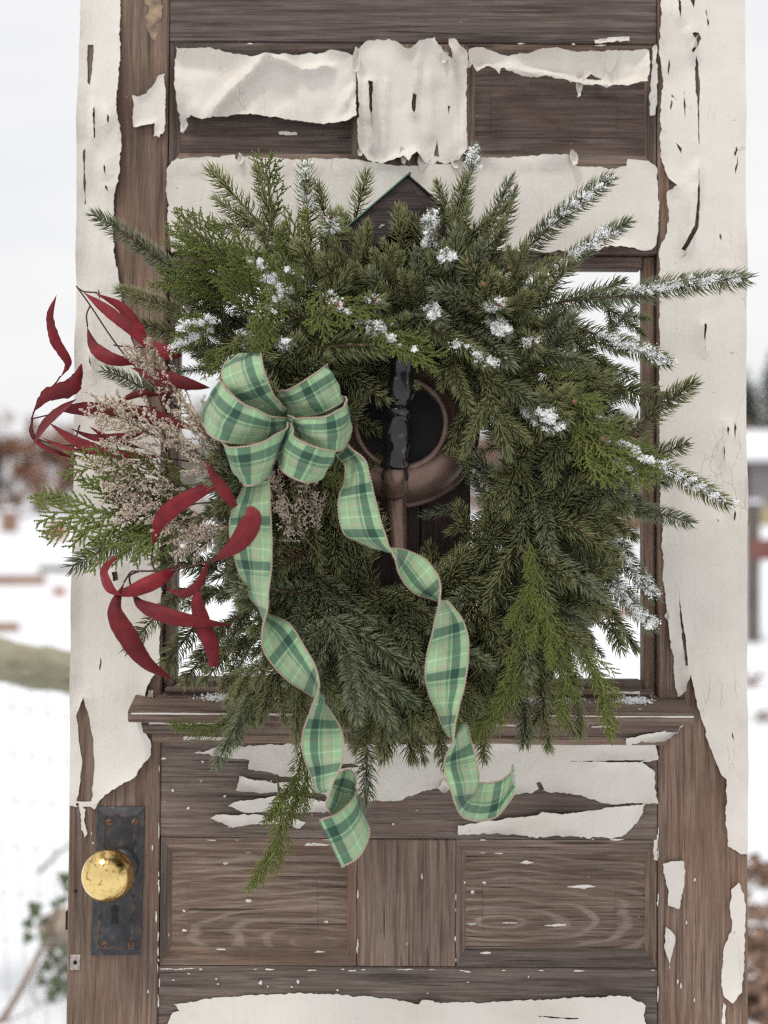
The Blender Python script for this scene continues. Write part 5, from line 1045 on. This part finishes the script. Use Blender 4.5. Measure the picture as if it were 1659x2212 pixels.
# ------------------------------------------------------------------ birdhouse behind the wreath
bird = empty('birdhouse', at(860, 1270, -0.055))
tag(bird, 'dark wooden birdhouse with pitched green topped roof, fixed to the door behind the wreath', 'birdhouse')
bl = bird.location
def bpt(px, py, Y): return at(px, py, Y) - bl
FY = -0.105
xa, xb = bpt(690, 1000, FY).x, bpt(1017, 1000, FY).x
zt_, zb_ = bpt(880, 520, FY).z, bpt(880, 1275, FY).z
nb = 3
box('back_board', xa + .019, xb - .019, FY - bl.y + .0186, FY - bl.y + .022, zb_ + .01, zt_ - .05, M_WZD, bird, 0)
for k in range(nb):
    box('front_board', xa + (xb - xa) * k / nb + .0006, xa + (xb - xa) * (k + 1) / nb - .0006, FY - bl.y, FY - bl.y + .018, zb_, zt_, M_WZD, bird, 0.0015)
box('side_board', xa, xa + .018, FY - bl.y + .0185, -0.003 - bl.y, zb_, zt_ - .05, M_WZD, bird, .0015)
box('side_board', xb - .018, xb, FY - bl.y + .0185, -0.003 - bl.y, zb_, zt_ - .05, M_WZD, bird, .0015)
ap = bpt(880, 380, -0.165); sl = bpt(762, 482, -0.165); sr = bpt(1045, 525, -0.165)
M_VERD = simple('green_roof_sheet', (0.09, 0.17, 0.135), 0.45, 0.3, 40, 0.35, 0.001)
def slab(p0, p1, th, y0, y1, name, m, parent):
    d = (p1 - p0).normalized(); nrm = Vector((-d.z, 0, d.x)); nrm = nrm if nrm.z < 0 else -nrm
    q = [p0, p1, p1 + nrm * th, p0 + nrm * th + Vector((0, 0, -th * .28))]
    return prism(name, [(v.x, v.z) for v in q], 'y', y0, y1, m, parent, 0.0015)
dl = (sl - ap).normalized(); dr_ = (sr - ap).normalized()
y0, y1 = -0.165 - bl.y, -0.004 - bl.y
ra = slab(ap + dl * .001, ap + dl * .104, .034, y0, y1, 'roof_board', M_WEND, bird); rb_ = slab(ap + dr_ * .001, ap + dr_ * .100, .034, y0 + .001, y1, 'roof_board', M_WEND, bird)
up_ = Vector((0, 0, .0022))
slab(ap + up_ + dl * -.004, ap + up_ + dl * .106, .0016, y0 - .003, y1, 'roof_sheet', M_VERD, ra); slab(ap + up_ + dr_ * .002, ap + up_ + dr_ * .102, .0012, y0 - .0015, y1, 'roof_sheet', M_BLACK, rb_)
prism('gable', [(ap.x, ap.z - .048), (ap.x - .085, ap.z - .12), (ap.x + .085, ap.z - .12)], 'y', FY - bl.y - .001, FY - bl.y + .016, M_WZD, bird, 0)
# old copper pan lid with turned handle on the front
def copper_mat(name, c0, c1, rough):
    m, nt, N, L, b = mat(name); tc = N.new('ShaderNodeTexCoord'); v = tc.outputs['Object']
    n = noise_node(N, L, v, 28, 6, 0.65, 0.6); n2 = noise_node(N, L, v, 320, 3, 0.6); r = ramp(N, [(0.3, c0), (0.6, c1), (0.78, tuple(x * 1.5 for x in c1))]); L.new(n.outputs['Fac'], r.inputs['Fac'])
    sp = ramp(N, [(0.68, (0, 0, 0)), (0.74, (1, 1, 1))]); L.new(n2.outputs['Fac'], sp.inputs['Fac']); c = mixc(N, L, math_node(N, L, 'MULTIPLY', sp.outputs['Color'], .6), r.outputs['Color'], (0.03, 0.018, 0.015))
    L.new(c, b.inputs['Base Color']); b.inputs['Metallic'].default_value = 0.55
    rr = ramp(N, [(0.3, (rough, rough, rough)), (0.7, (rough + .2, rough + .2, rough + .2))]); L.new(n.outputs['Fac'], rr.inputs['Fac']); L.new(rr.outputs['Color'], b.inputs['Roughness']); bump(N, L, b, n2.outputs['Fac'], .15, .0006); return m
M_COP = copper_mat('aged_copper', (0.105, 0.064, 0.048), (0.225, 0.145, 0.115), 0.30)
M_DARKDISC = simple('dark_pan_opening', (0.007, 0.0065, 0.0065), 0.55, 0.0, 40, 0.5)  # near-black colour for the unlit inside of the opening
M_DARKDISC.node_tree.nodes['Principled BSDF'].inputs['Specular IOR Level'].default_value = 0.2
def lacquer():
    m, nt, N, L, b = mat('chipped_black_lacquer'); tc = N.new('ShaderNodeTexCoord'); n = noise_node(N, L, mapping(N, L, tc.outputs['Object'], (1, 1, .6)), 130, 3, .5); r = ramp(N, [(0.64, (0.007, 0.007, 0.008)), (0.69, (0.075, 0.062, 0.055))]); L.new(n.outputs['Fac'], r.inputs['Fac'])
    L.new(r.outputs['Color'], b.inputs['Base Color']); b.inputs['Roughness'].default_value = .13; bump(N, L, b, n.outputs['Fac'], .2, .0008); return m
M_LACQ = lacquer()
pan = empty('copper_pan', at(865, 1095, FY - .002)); pl_ = pan.location
tag(pan, 'round tarnished copper pan with black turned wooden handle, mounted inside the wreath', 'pan')
pc = at(865, 930, FY - .004) - pl_; Mp = Matrix.Translation(pc) @ Matrix.Rotation(math.radians(-9), 4, 'X')
lathe('pan_shell', [(.086, -.001), (.0885, .001), (.0895, .0035), (.088, .006), (.0855, .0065), (.084, .009), (.0815, .016), (.077, .024), (.070, .031), (.060, .0365), (.0530, .0390), (.0527, .0405), (.0515, .0412), (.0475, .0412), (.0462, .040), (.0455, .033)], M_COP, pan, 64, Mp)
lathe('pan_opening', [(.0468, .0338), (.044, .0336), (.03, .0345), (.0001, .0348)], M_DARKDISC, pan, 48, Mp)  # black disc paints the darkness of the hole inside the lip
HT, HB = np.array(at(873, 752, -.190) - pl_), np.array(at(853, 1012, -.186) - pl_)
hp = np.array([(0, 14), (.02, 16), (.10, 17), (.20, 15.5), (.28, 18.0), (.36, 20), (.42, 18.5), (.455, 14.6), (.475, 14.4), (.49, 17.8), (.52, 21), (.55, 19.8), (.57, 15.6), (.59, 15.2), (.62, 17.5), (.70, 21.5), (.78, 20), (.86, 16.6), (.92, 16.8), (.965, 20), (.985, 20.6), (1, 19)])
tt = np.linspace(0, 1, 70); rr_ = np.interp(tt, hp[:, 0], hp[:, 1]) * 1.62 * K * .88; a_ = Acc(); a_.tube(HT + (HB - HT) * tt[:, None], rr_, 20); link('handle', a_.mesh('handle', [M_LACQ]), pan)
fe = [at(853, 1008, -.184) - pl_, at(852, 1030, -.180) - pl_, at(852, 1055, -.162) - pl_]
a_ = Acc(); a_.tube(catmull(np.array(fe), 5), np.interp(np.linspace(0, 1, 11), [0, .3, 1], [.0122, .0128, .0155]), 16); fo = link('ferrule', a_.mesh('ferrule', [M_COP]), pan)
for sx in (-1, 1):
    a_ = Acc(); c0 = np.array(at(853 + sx * 22, 1014, -.190) - pl_); c1 = np.array(at(853 + sx * 24, 1040, -.180) - pl_); a_.tube(c0 + (c1 - c0) * np.linspace(0, 1, 7)[:, None], np.array([.001, .0026, .0033, .0035, .0033, .0026, .001]), 8); link('ferrule_slot', a_.mesh('ferrule_slot', [M_BLACK]), fo)
sp_ = catmull(np.array([at(854, 1062, -.136) - pl_, at(855, 1078, -.150) - pl_, at(857, 1110, -.150) - pl_, at(860, 1150, -.146) - pl_, at(862, 1205, -.140) - pl_]), 6)
a_ = Acc(); a_.tube(sp_, np.interp(np.linspace(0, 1, len(sp_)), [0, .1, .4, 1], [.010, .0130, .0112, .0095]), 18); link('spout', a_.mesh('spout', [M_COP]), pan)
# ------------------------------------------------------------------ snowy ground that rises gently towards the woods
def ground_h(x, y):
    d = max(0.0, y - 4.0); r = 1.75 * (1 - math.exp(-d / 22.0))
    return r + 0.05 * mnoise.noise(Vector((x * .35, y * .35, 2))) * min(1, max(0, y) / 3) + 0.018 * mnoise.noise(Vector((x * 1.9, y * 1.9, 7))) + 0.5 * mnoise.noise(Vector((x * .02, y * .02, 4))) * min(1, max(0, y - 50) / 60)
gx_ = np.unique(np.concatenate([np.linspace(-4, 4, 90), np.linspace(-25, 25, 70), np.linspace(-300, 300, 50)])); gy_ = np.unique(np.concatenate([np.linspace(-6, 8, 110), np.linspace(8, 70, 60), np.linspace(-60, 400, 60)]))
X_, Y_ = np.meshgrid(gx_, gy_); Z_ = np.array([ground_h(a, b) for a, b in zip(X_.ravel(), Y_.ravel())])
nx, ny = len(gx_), len(gy_); i = np.arange(ny - 1)[:, None] * nx; j = np.arange(nx - 1)[None]
gq = np.stack([i + j, i + j + 1, i + nx + j + 1, i + nx + j], -1).reshape(-1, 4)
ground = link('ground', np_mesh('ground', np.stack([X_.ravel(), Y_.ravel(), Z_], -1), None, M_SNOWG, None, gq, True)); tag(ground, kind='structure')
def hit(px, py, y0=0.3, y1=90.0):
    """where the line of sight through a grid point meets the ground"""
    y = y0
    while y < y1:
        p = at(px, py, y)
        if p.z <= ground_h(p.x, p.y): return Vector((p.x, p.y, ground_h(p.x, p.y)))
        y += 0.02 + y * 0.002
    p = at(px, py, y1); return Vector((p.x, y1, ground_h(p.x, y1)))
rb = np.random.default_rng(404)
M_BARK = simple('winter_bark', (0.16, 0.125, 0.105), 0.9, 0, 12, 0.35); M_BRUSH = simple('dry_brush_twigs', (0.30, 0.185, 0.125), 0.9, 0, 3, 0.3)
M_BRUSHR = simple('russet_brush_leaves', (0.33, 0.175, 0.115), 0.9, 0, 3, 0.3); M_BRUSH2 = simple('grey_brush_twigs', (0.27, 0.245, 0.20), 0.9, 0, 3, 0.3); M_CONIF = simple('far_evergreen', (0.070, 0.088, 0.060), 0.8, 0, 2, 0.35)
def make_bare(H, seed, mt, spread=0.5, leaves=0):
    rng = np.random.default_rng(seed); tr, cr = Acc(), Acc(); segs = []
    def grow(p, d, l, r, lev):
        q = p + d * l; (tr if lev < 2 else cr).tube(np.array([p, p + d * l * .5 + rng.normal(0, l * .05, 3), q]), [r, r * .8, r * .6], 5 if lev < 2 else 3)
        if lev >= 5: return
        for k in range(rng.integers(3, 5) if lev else 6):
            f = rng.uniform(.45, 1) if lev else rng.uniform(.2, 1); nd = unit(d + rng.normal(0, spread, 3) + [0, 0, .12]); grow(p + (q - p) * f, nd, l * rng.uniform(.5, .75), r * .5, lev + 1)
    grow(np.zeros(3), unit(np.array([rng.normal(0, .06), rng.normal(0, .06), 1])), H * .42, H * .018, 0)
    V = np.vstack(cr.v); nL = leaves
    if nL:
        c = V[rng.integers(0, len(V), nL)] + rng.normal(0, H * .012, (nL, 3)); u, v = unit(rng.normal(0, 1, (nL, 3))), unit(rng.normal(0, 1, (nL, 3))); s_ = H * rng.uniform(.010, .022, (nL, 1))
        cr.add(np.stack([c - u * s_, c + v * s_ * .6, c + u * s_, c - v * s_ * .6], 1).reshape(-1, 3), np.arange(nL * 4).reshape(-1, 4))
    return tr.mesh('trunk', [M_BARK]), cr.mesh('crown', [mt])
def make_conifer(H, seed):
    rng = np.random.default_rng(seed); tr = Acc(); tr.tube(np.array([[0, 0, 0], [0, 0, H * .5], [0, 0, H]]), [H * .022, H * .014, H * .003], 6); Vs, Fs = [], []; n0 = 0
    for z in np.arange(.08, 1, .028):
        R = H * .20 * (1 - z) ** .8 + .05
        for k in range(9):
            a = rng.uniform(0, 6.28); d = np.array([math.cos(a), math.sin(a), -.25]); L = R * rng.uniform(.7, 1.15)
            for q in range(7):
                c = np.array([0, 0, z * H]) + d * L * rng.uniform(.25, 1) + rng.normal(0, .06 * R + .03, 3); s = H * .022 * rng.uniform(.6, 1.3); u, v = unit(rng.normal(0, 1, (2, 3)))
                Vs.append([c - u * s, c + v * s * .6, c + u * s, c - v * s * .6]); Fs.append([n0, n0 + 1, n0 + 2, n0 + 3]); n0 += 4
    return tr.mesh('trunk', [M_BARK]), np_mesh('crown', np.array(Vs), None, M_CONIF, None, np.array(Fs))
def plant(name, meshes, x, y, s, label, cat, grp):
    e = empty(name, (x, y, ground_h(x, y) - .03)); e.rotation_euler = (0, 0, rb.uniform(0, 6.28)); e.scale = (s,) * 3; tag(e, label, cat, grp); link('trunk', meshes[0], e); link('crown', meshes[1], e); return e
BUSH = [make_bare(1.0, 50 + k, [M_BRUSH, M_BRUSHR, M_BRUSH2][k], .75, 5200) for k in range(3)]; TREE = [make_bare(1.0, 60 + k, M_BRUSH2, .5, 2600) for k in range(2)]; CON = [make_conifer(1.0, 70 + k) for k in range(2)]
for k in range(48):
    y = rb.uniform(33, 46); x = -15.5 + 31 * k / 47 + rb.uniform(-.4, .4); kind = k % 3
    plant('bare_shrub', BUSH[kind], x, y, rb.uniform(2.6, 3.4), ['tan leafless shrub in the brush beyond the snowy field', 'russet leafless shrub in the brush beyond the snowy field', 'grey leafless shrub in the brush beyond the snowy field'][kind], 'shrub', ['tan shrubs in the brush', 'russet shrubs in the brush', 'grey shrubs in the brush'][kind])
for k in range(14):
    x = -21 + 36 * k / 13 + rb.uniform(-1, 1); plant('bare_tree', TREE[k % 2], x, rb.uniform(56, 70), rb.uniform(4.4, 5.6), 'bare grey tree in the far line behind the shrubs', 'tree', 'bare trees in the far line')
for (px, H) in ((1590, 6.2), (1632, 5.4), (1672, 6.8), (1720, 7.2)):
    p = at(px, 1080, 60); plant('evergreen_tree', CON[int(px) % 2], p.x, 60 + rb.uniform(-2, 2), H, 'dark pointed evergreen tree in the far line beside the bare trees', 'tree', 'evergreen trees in the far line')
# small grey shed with a snowy roof on the rise
p = at(1655, 1060, 34); gz = ground_h(p.x, 34); sh = empty('shed', (p.x, 34, gz)); tag(sh, 'small grey shed with a snow covered roof on the rise', 'shed')
box('wall', -1.1, 2.2, 0, 2, -.2, 1.35, simple('grey_shed_wall', (0.25, 0.235, 0.24), .8, 0, 4, .2), sh, .01); box('door', -.95, -.45, -.03, -.002, -.1, 1.25, simple('dark_shed_door', (0.06, .045, .045), .8), sh, .01)
rf = prism('roof', [(-.35, 1.30), (1.0, 1.95), (2.35, 1.30), (2.35, 1.38), (1.0, 2.05), (-.35, 1.38)], 'x', -1.3, 2.4, M_WGREY, sh, 0); prism('roof_snow', [(-.38, 1.40), (1.0, 2.08), (2.38, 1.40), (2.38, 1.58), (1.0, 2.3), (-.40, 1.58)], 'x', -1.32, 2.42, M_SNOWG, rf, .03)
# straw coloured dry grass along the rise
def tuft(n, w, h, seed):
    rng = np.random.default_rng(seed); b = np.stack([rng.uniform(-w, w, n), rng.uniform(-.4, .4, n), np.zeros(n)], -1); t = b + np.stack([rng.normal(0, .12, n), rng.normal(0, .12, n), rng.uniform(.5, 1, n) * h], -1); s = np.stack([np.full(n, .012), np.zeros(n), np.zeros(n)], -1)
    return np.stack([b - s, b + s, t], 1).reshape(-1, 3), np.arange(n * 3).reshape(-1, 3)
V, F = tuft(2600, 6.0, .55, 1); dg = link('dry_grass', np_mesh('dry_grass', V, F, simple('straw', (0.52, 0.45, 0.27), .9, 0, 5, .25))); dg.location = (10.5, 27, ground_h(10.5, 27)); tag(dg, 'strip of straw coloured dry grass in front of the shed', 'grass', None, 'stuff')
# dark post with a red board
p = hit(1628, 1388); ps = empty('fence_post', p); tag(ps, 'dark weathered post with a red board nailed across it', 'post'); k_ = (p.y + DIST) / DIST * K
box('post', -13 * k_, 15 * k_, 0, 24 * k_, -.1, 300 * k_, M_WGREY, ps, .01); box('cap', -15 * k_, 17 * k_, -.02, 26 * k_, 300.5 * k_, 308 * k_, M_SNOWG, ps, .008)
box('red_board', -6 * k_, 160 * k_, -.05, -.003, 178 * k_, 224 * k_, simple('faded_red_paint', (0.20, 0.075, 0.065), .7, 0, 6, .3), ps, .006)
# log rail fence with wire on the left
p0, p1 = at(-420, 1318, 1.9), at(300, 1492, 2.05); fn = empty('rail_fence', (p1.x, 2.05, ground_h(p1.x, 2.05))); tag(fn, 'pale round log rail fence with wire mesh and a dusting of snow', 'fence'); fl = np.array(fn.location)
n = 24; t = np.linspace(0, 1, n)[:, None]; path = np.array(p0) + (np.array(p1) - np.array(p0)) * t + np.array([0, 0, 1]) * (.008 * np.sin(t * 9)); a_ = Acc(); a_.tube(path - fl, .060 + .004 * np.sin(np.arange(n) * 1.7), 14); link('log_rail', a_.mesh('log_rail', [M_WTAN]), fn)
V_, F_ = [], []; sp = Acc(); pth = path - fl + np.array([0, 0, .056]); w_ = np.array([max(0.003, .034 * (0.4 + mnoise.noise(Vector((k * .9, 3, 1))) * 1.2)) for k in range(n)]); 
T_, Q_, C_ = tube_arrays(pth, 1.0, 10); T_ = T_.reshape(-1, 3); cen = np.vstack([np.repeat(pth, 10, 0), pth[0], pth[-1]]); T_ = cen + (T_ - cen) * np.concatenate([np.repeat(w_, 10), [0, 0]])[:, None] * [1, 1, .35]; sp.add(T_, Q_, C_); o = link('rail_snow', sp.mesh('rail_snow', [M_SNOWG]), fn)
for q in (p0, p1):
    pp = np.array(q) - fl; g = ground_h(q.x, q.y + .09) - fl[2]; a_ = Acc(); a_.tube(np.array([[pp[0], pp[1] + .13, g - .2], [pp[0] + .01, pp[1] + .13, pp[2] * .5 + g * .5], [pp[0], pp[1] + .13, pp[2] + .14]]), [.062, .060, .056], 12); link('post', a_.mesh('post', [M_WTAN]), fn)
wm = Acc(); zb0 = ground_h(-1.4, 1.98) - fl[2] + .02
for k in range(19):
    f = k / 18; c = np.array(p0) + (np.array(p1) - np.array(p0)) * f - fl; wm.tube(np.array([[c[0], c[1] - .02, c[2] - .05], [c[0] + .018, c[1] - .02, (c[2] + zb0) / 2], [c[0] + .05, c[1] - .015, zb0]]), .0011, 5)
for k in range(8):
    f = (k + .5) / 8; a = np.array(p0) - fl; b = np.array(p1) - fl; za = a[2] - .05 + (zb0 - a[2]) * f; zc = b[2] - .05 + (zb0 - b[2]) * f; wm.tube(np.array([[a[0], a[1] - .02, za], [(a[0] + b[0]) / 2, (a[1] + b[1]) / 2 - .02, (za + zc) / 2 - .012], [b[0], b[1] - .02, zc]]), .0009, 5)
link('wire_mesh', wm.mesh('wire_mesh', [simple('dull_wire', (0.34, 0.35, 0.35), .5, .3)]), fn)
# timber and bricks lying in the snow
M_PLANK = simple('brown_board', (0.27, 0.155, 0.105), .8, 0, 8, .3); M_BRICK = simple('old_brick', (0.36, 0.155, 0.115), .85, 0, 8, .3)
def lying(name, px, py, l, w, h, rot, m, label, cat, snow=True):
    p = hit(px, py); k_ = (p.y + DIST) / DIST * K; e = empty(name, p); e.rotation_euler = (0, 0, rot); tag(e, label, cat); l, w, h = l * k_, w * k_, h * k_
    box('timber' if cat != 'brick' else 'block', -l / 2, l / 2, -w / 2, w / 2, -h * .3, h * .7, m, e, h * .08)
    if snow: box('snow_cap', -l * .47, l * .47, -w * .42, w * .42, h * .705, h * .9, M_SNOWG, e, h * .09)
    return e
lying('plank', 20, 1262, 150, 40, 26, .1, M_PLANK, 'brown plank lying in the snow below the brush, with a snow cap', 'plank'); lying('plank', 150, 1236, 130, 30, 18, -.06, M_BARK, 'dark thin board half buried in the snow near the fence rail', 'plank', False)
lying('plank', 10, 1360, 60, 30, 20, .2, M_PLANK, 'short reddish board end in the snow just above the log rail', 'plank', False)
lying('brick', 122, 1165, 40, 40, 52, .4, M_BRICK, 'upright red brick block standing in the field snow', 'brick'); lying('brick', 128, 1285, 26, 26, 22, .3, M_BRICK, 'small orange brick lying on the open snow', 'brick'); lying('stump', 20, 1150, 34, 34, 60, .4, M_PLANK, 'low brown stump poking out of the field snow', 'stump')
lying('plank', 1320, 1330, 120, 40, 22, .1, M_PLANK, 'brown board in the snow seen through the door window', 'plank'); lying('brick', 1290, 1240, 40, 40, 40, .1, M_BRICK, 'red brick block in the snow seen through the door window', 'brick')
# young shrubs scattered in the field
for k, (px, py, s) in enumerate([(35, 1120, .9), (90, 1110, .8), (150, 1130, .7), (700, 1190, .8), (1040, 1150, 1.0), (1270, 1180, .9), (1370, 1200, .8), (420, 1180, .8), (1310, 1140, .9), (560, 1250, .6)]):
    p = hit(px, py); plant('field_shrub', BUSH[k % 2], p.x, p.y, s, 'knee high tan twiggy shrub growing in the open field snow', 'shrub', 'small shrubs in the field')
# broken log with ivy and twigs, lower left
p = hit(150, 2075, .4); lg = empty('broken_log', p); tag(lg, 'short pale broken log lying in snow beside ivy', 'log'); a_ = Acc(); t = np.linspace(0, 1, 9)[:, None]; a_.tube(np.array([-.075, -.06, .10]) + np.array([.42, .22, .05]) * t, np.interp(t[:, 0], [0, .1, .5, 1], [.045, .062, .066, .06]) * (1 + .05 * np.sin(t[:, 0] * 20)), 12)
link('log', a_.mesh('log', [simple('split_log', (0.33, 0.265, 0.205), .85, 0, 30, .35, .003)]), lg)
M_IVY = simple('ivy_leaf', (0.085, 0.115, 0.045), .45, 0, 60, .35)
iv = empty('ivy', hit(105, 2150, .4)); tag(iv, 'trailing ivy with dark green lobed leaves over the broken log', 'ivy'); il = np.array(iv.location)
def gpt(px, py, Y): return np.array(at(px, py, Y)) - il
YI = iv.location.y
a_ = Acc()
for ln in ([(160, 1900), (120, 1985), (110, 2050), (70, 2120), (80, 2180)], [(120, 1985), (90, 1990), (60, 2010)], [(150, 2040), (130, 2090), (120, 2150), (95, 2190)], [(110, 2050), (140, 2090), (150, 2150)]): a_.tube(catmull(np.array([gpt(x, y, YI - .02 * k) for k, (x, y) in enumerate(ln)]), 5), .0025, 5)
link('vine', a_.mesh('vine', [M_BARK]), iv)
lob = np.array([(0, 0), (.32, -.12), (.55, .18), (.38, .42), (.28, .62), (0, 1.05), (-.28, .62), (-.38, .42), (-.55, .18), (-.32, -.12)])
for k, (px, py) in enumerate([(75, 1975), (60, 1995), (62, 2025), (95, 1990), (118, 1955), (135, 1945), (148, 1920), (140, 1900), (110, 2060), (100, 2085), (122, 2075), (130, 2100), (150, 2090), (118, 2120), (145, 2125), (108, 2150), (100, 2175), (80, 2185), (140, 2060), (125, 2045), (88, 2120), (152, 2150), (132, 2165), (98, 2025), (76, 1960), (128, 2135)]):
    c = gpt(px, py, YI - rb.uniform(-.04, .10)); u = unit(rb.normal(0, 1, 3) * [1, .4, 1]); v = unit(np.cross(u, [0, -1, .3])); w = np.cross(u, v); s = rb.uniform(.028, .048)
    P = c + s * (lob[:, :1] * v + (lob[:, 1:] - .4) * u) + w * (s * .25 * np.abs(lob[:, :1])); bm = bmesh.new(); ct = bm.verts.new(c); vs = [bm.verts.new(q) for q in P]
    for q in range(len(vs)): bm.faces.new((ct, vs[q], vs[(q + 1) % len(vs)]))
    link('leaf', bm_mesh('leaf', bm, M_IVY, True), iv)
tw = empty('fallen_twig', hit(10, 2205, .4)); tag(tw, 'long brown fallen twig slanting across the snow under the ivy', 'twig'); a_ = Acc(); tl = np.array(tw.location)
a_.tube(catmull(np.array([np.array(at(x, y, Y)) - tl for x, y, Y in [(-40, 2260, tl[1] - .05), (20, 2180, tl[1]), (75, 2080, tl[1] + .1), (125, 1970, tl[1] + .2)]]), 6), np.linspace(.011, .007, 19), 7); link('branch', a_.mesh('branch', [simple('fallen_twig', (0.26, .175, .135), .8, 0, 30, .3)]), tw)
tw = empty('dry_stalk', hit(95, 1905, .4)); tag(tw, 'thin grey dry stalk leaning out of the snow above the ivy', 'stalk'); a_ = Acc(); tl = np.array(tw.location); a_.tube(np.array([np.array(at(x, y, tl[1] - .05)) - tl for x, y in [(84, 1885), (118, 1850), (160, 1815)]]), [.008, .006, .004], 6); link('stem', a_.mesh('stem', [M_BARK]), tw)
# dead leaves and clods poking through the snow, right
M_DEAD = simple('dead_leaf', (0.235, 0.145, 0.10), .8, 0, 40, .45)
def litter(px, py, n, r, seed, hh=.03):
    rng = np.random.default_rng(seed); c = np.array(hit(px, py, .4)); Vs, Fs = [], []; n0 = 0
    for k in range(n):
        q = c + rng.normal(0, r, 3) * [1, 1, 0]; q[2] = ground_h(q[0], q[1]) + abs(rng.normal(0, hh)) + .006; u, v = unit(rng.normal(0, 1, (2, 3)) * [1, 1, .5]); w = np.cross(u, v); s = rng.uniform(.02, .05)
        Vs += [q - u * s, q - u * s * .3 + v * s * .5 + w * s * .25, q + u * s * .5 + v * s * .4 + w * s * .2, q + u * s, q + u * s * .4 - v * s * .45 + w * s * .25, q - u * s * .4 - v * s * .45 + w * s * .2, q]; Fs += [[n0 + 6, n0 + a, n0 + (a + 1) % 6] for a in range(6)]; n0 += 7
    o = link('leaf_litter', np_mesh('leaf_litter', np.array(Vs) - c, np.array(Fs), M_DEAD)); o.location = c; tag(o, 'scatter of curled brown dead leaves on the snow', 'leaves', None, 'stuff')
litter(1640, 1900, 70, .07, 1); litter(1655, 1985, 30, .05, 2); litter(1635, 2080, 110, .08, 3, .05); litter(1645, 2190, 190, .09, 4, .06); litter(1625, 1480, 20, .05, 5); litter(1660, 1560, 16, .06, 6)
# dusting of snow on the sill
V, F = [], []
for (px0, px1, y0_, n, sd_) in ((440, 560, -.012, 700, 1), (1330, 1400, -.014, 380, 2), (600, 900, -.016, 500, 3), (1000, 1250, -.015, 420, 4)):
    rng = np.random.default_rng(sd_); x = rng.normal((dp(px0, 1500)[0] + dp(px1, 1500)[0]) / 2, (dp(px1, 1500)[0] - dp(px0, 1500)[0]) / 4.2, n); y = rng.normal(y0_, .0045, n); C = np.stack([x, y, zt + y * .28 + .0006 + rng.exponential(.0009, n)], -1); a, b = grains(C, np.exp(rng.normal(math.log(.0012), .4, n)), rng); F.append(b + sum(len(q) for q in V)); V.append(a)
so = link('sill_snow', np_mesh('sill_snow', np.vstack(V), np.vstack(F), M_SNOW), door); tag(so, kind='stuff')
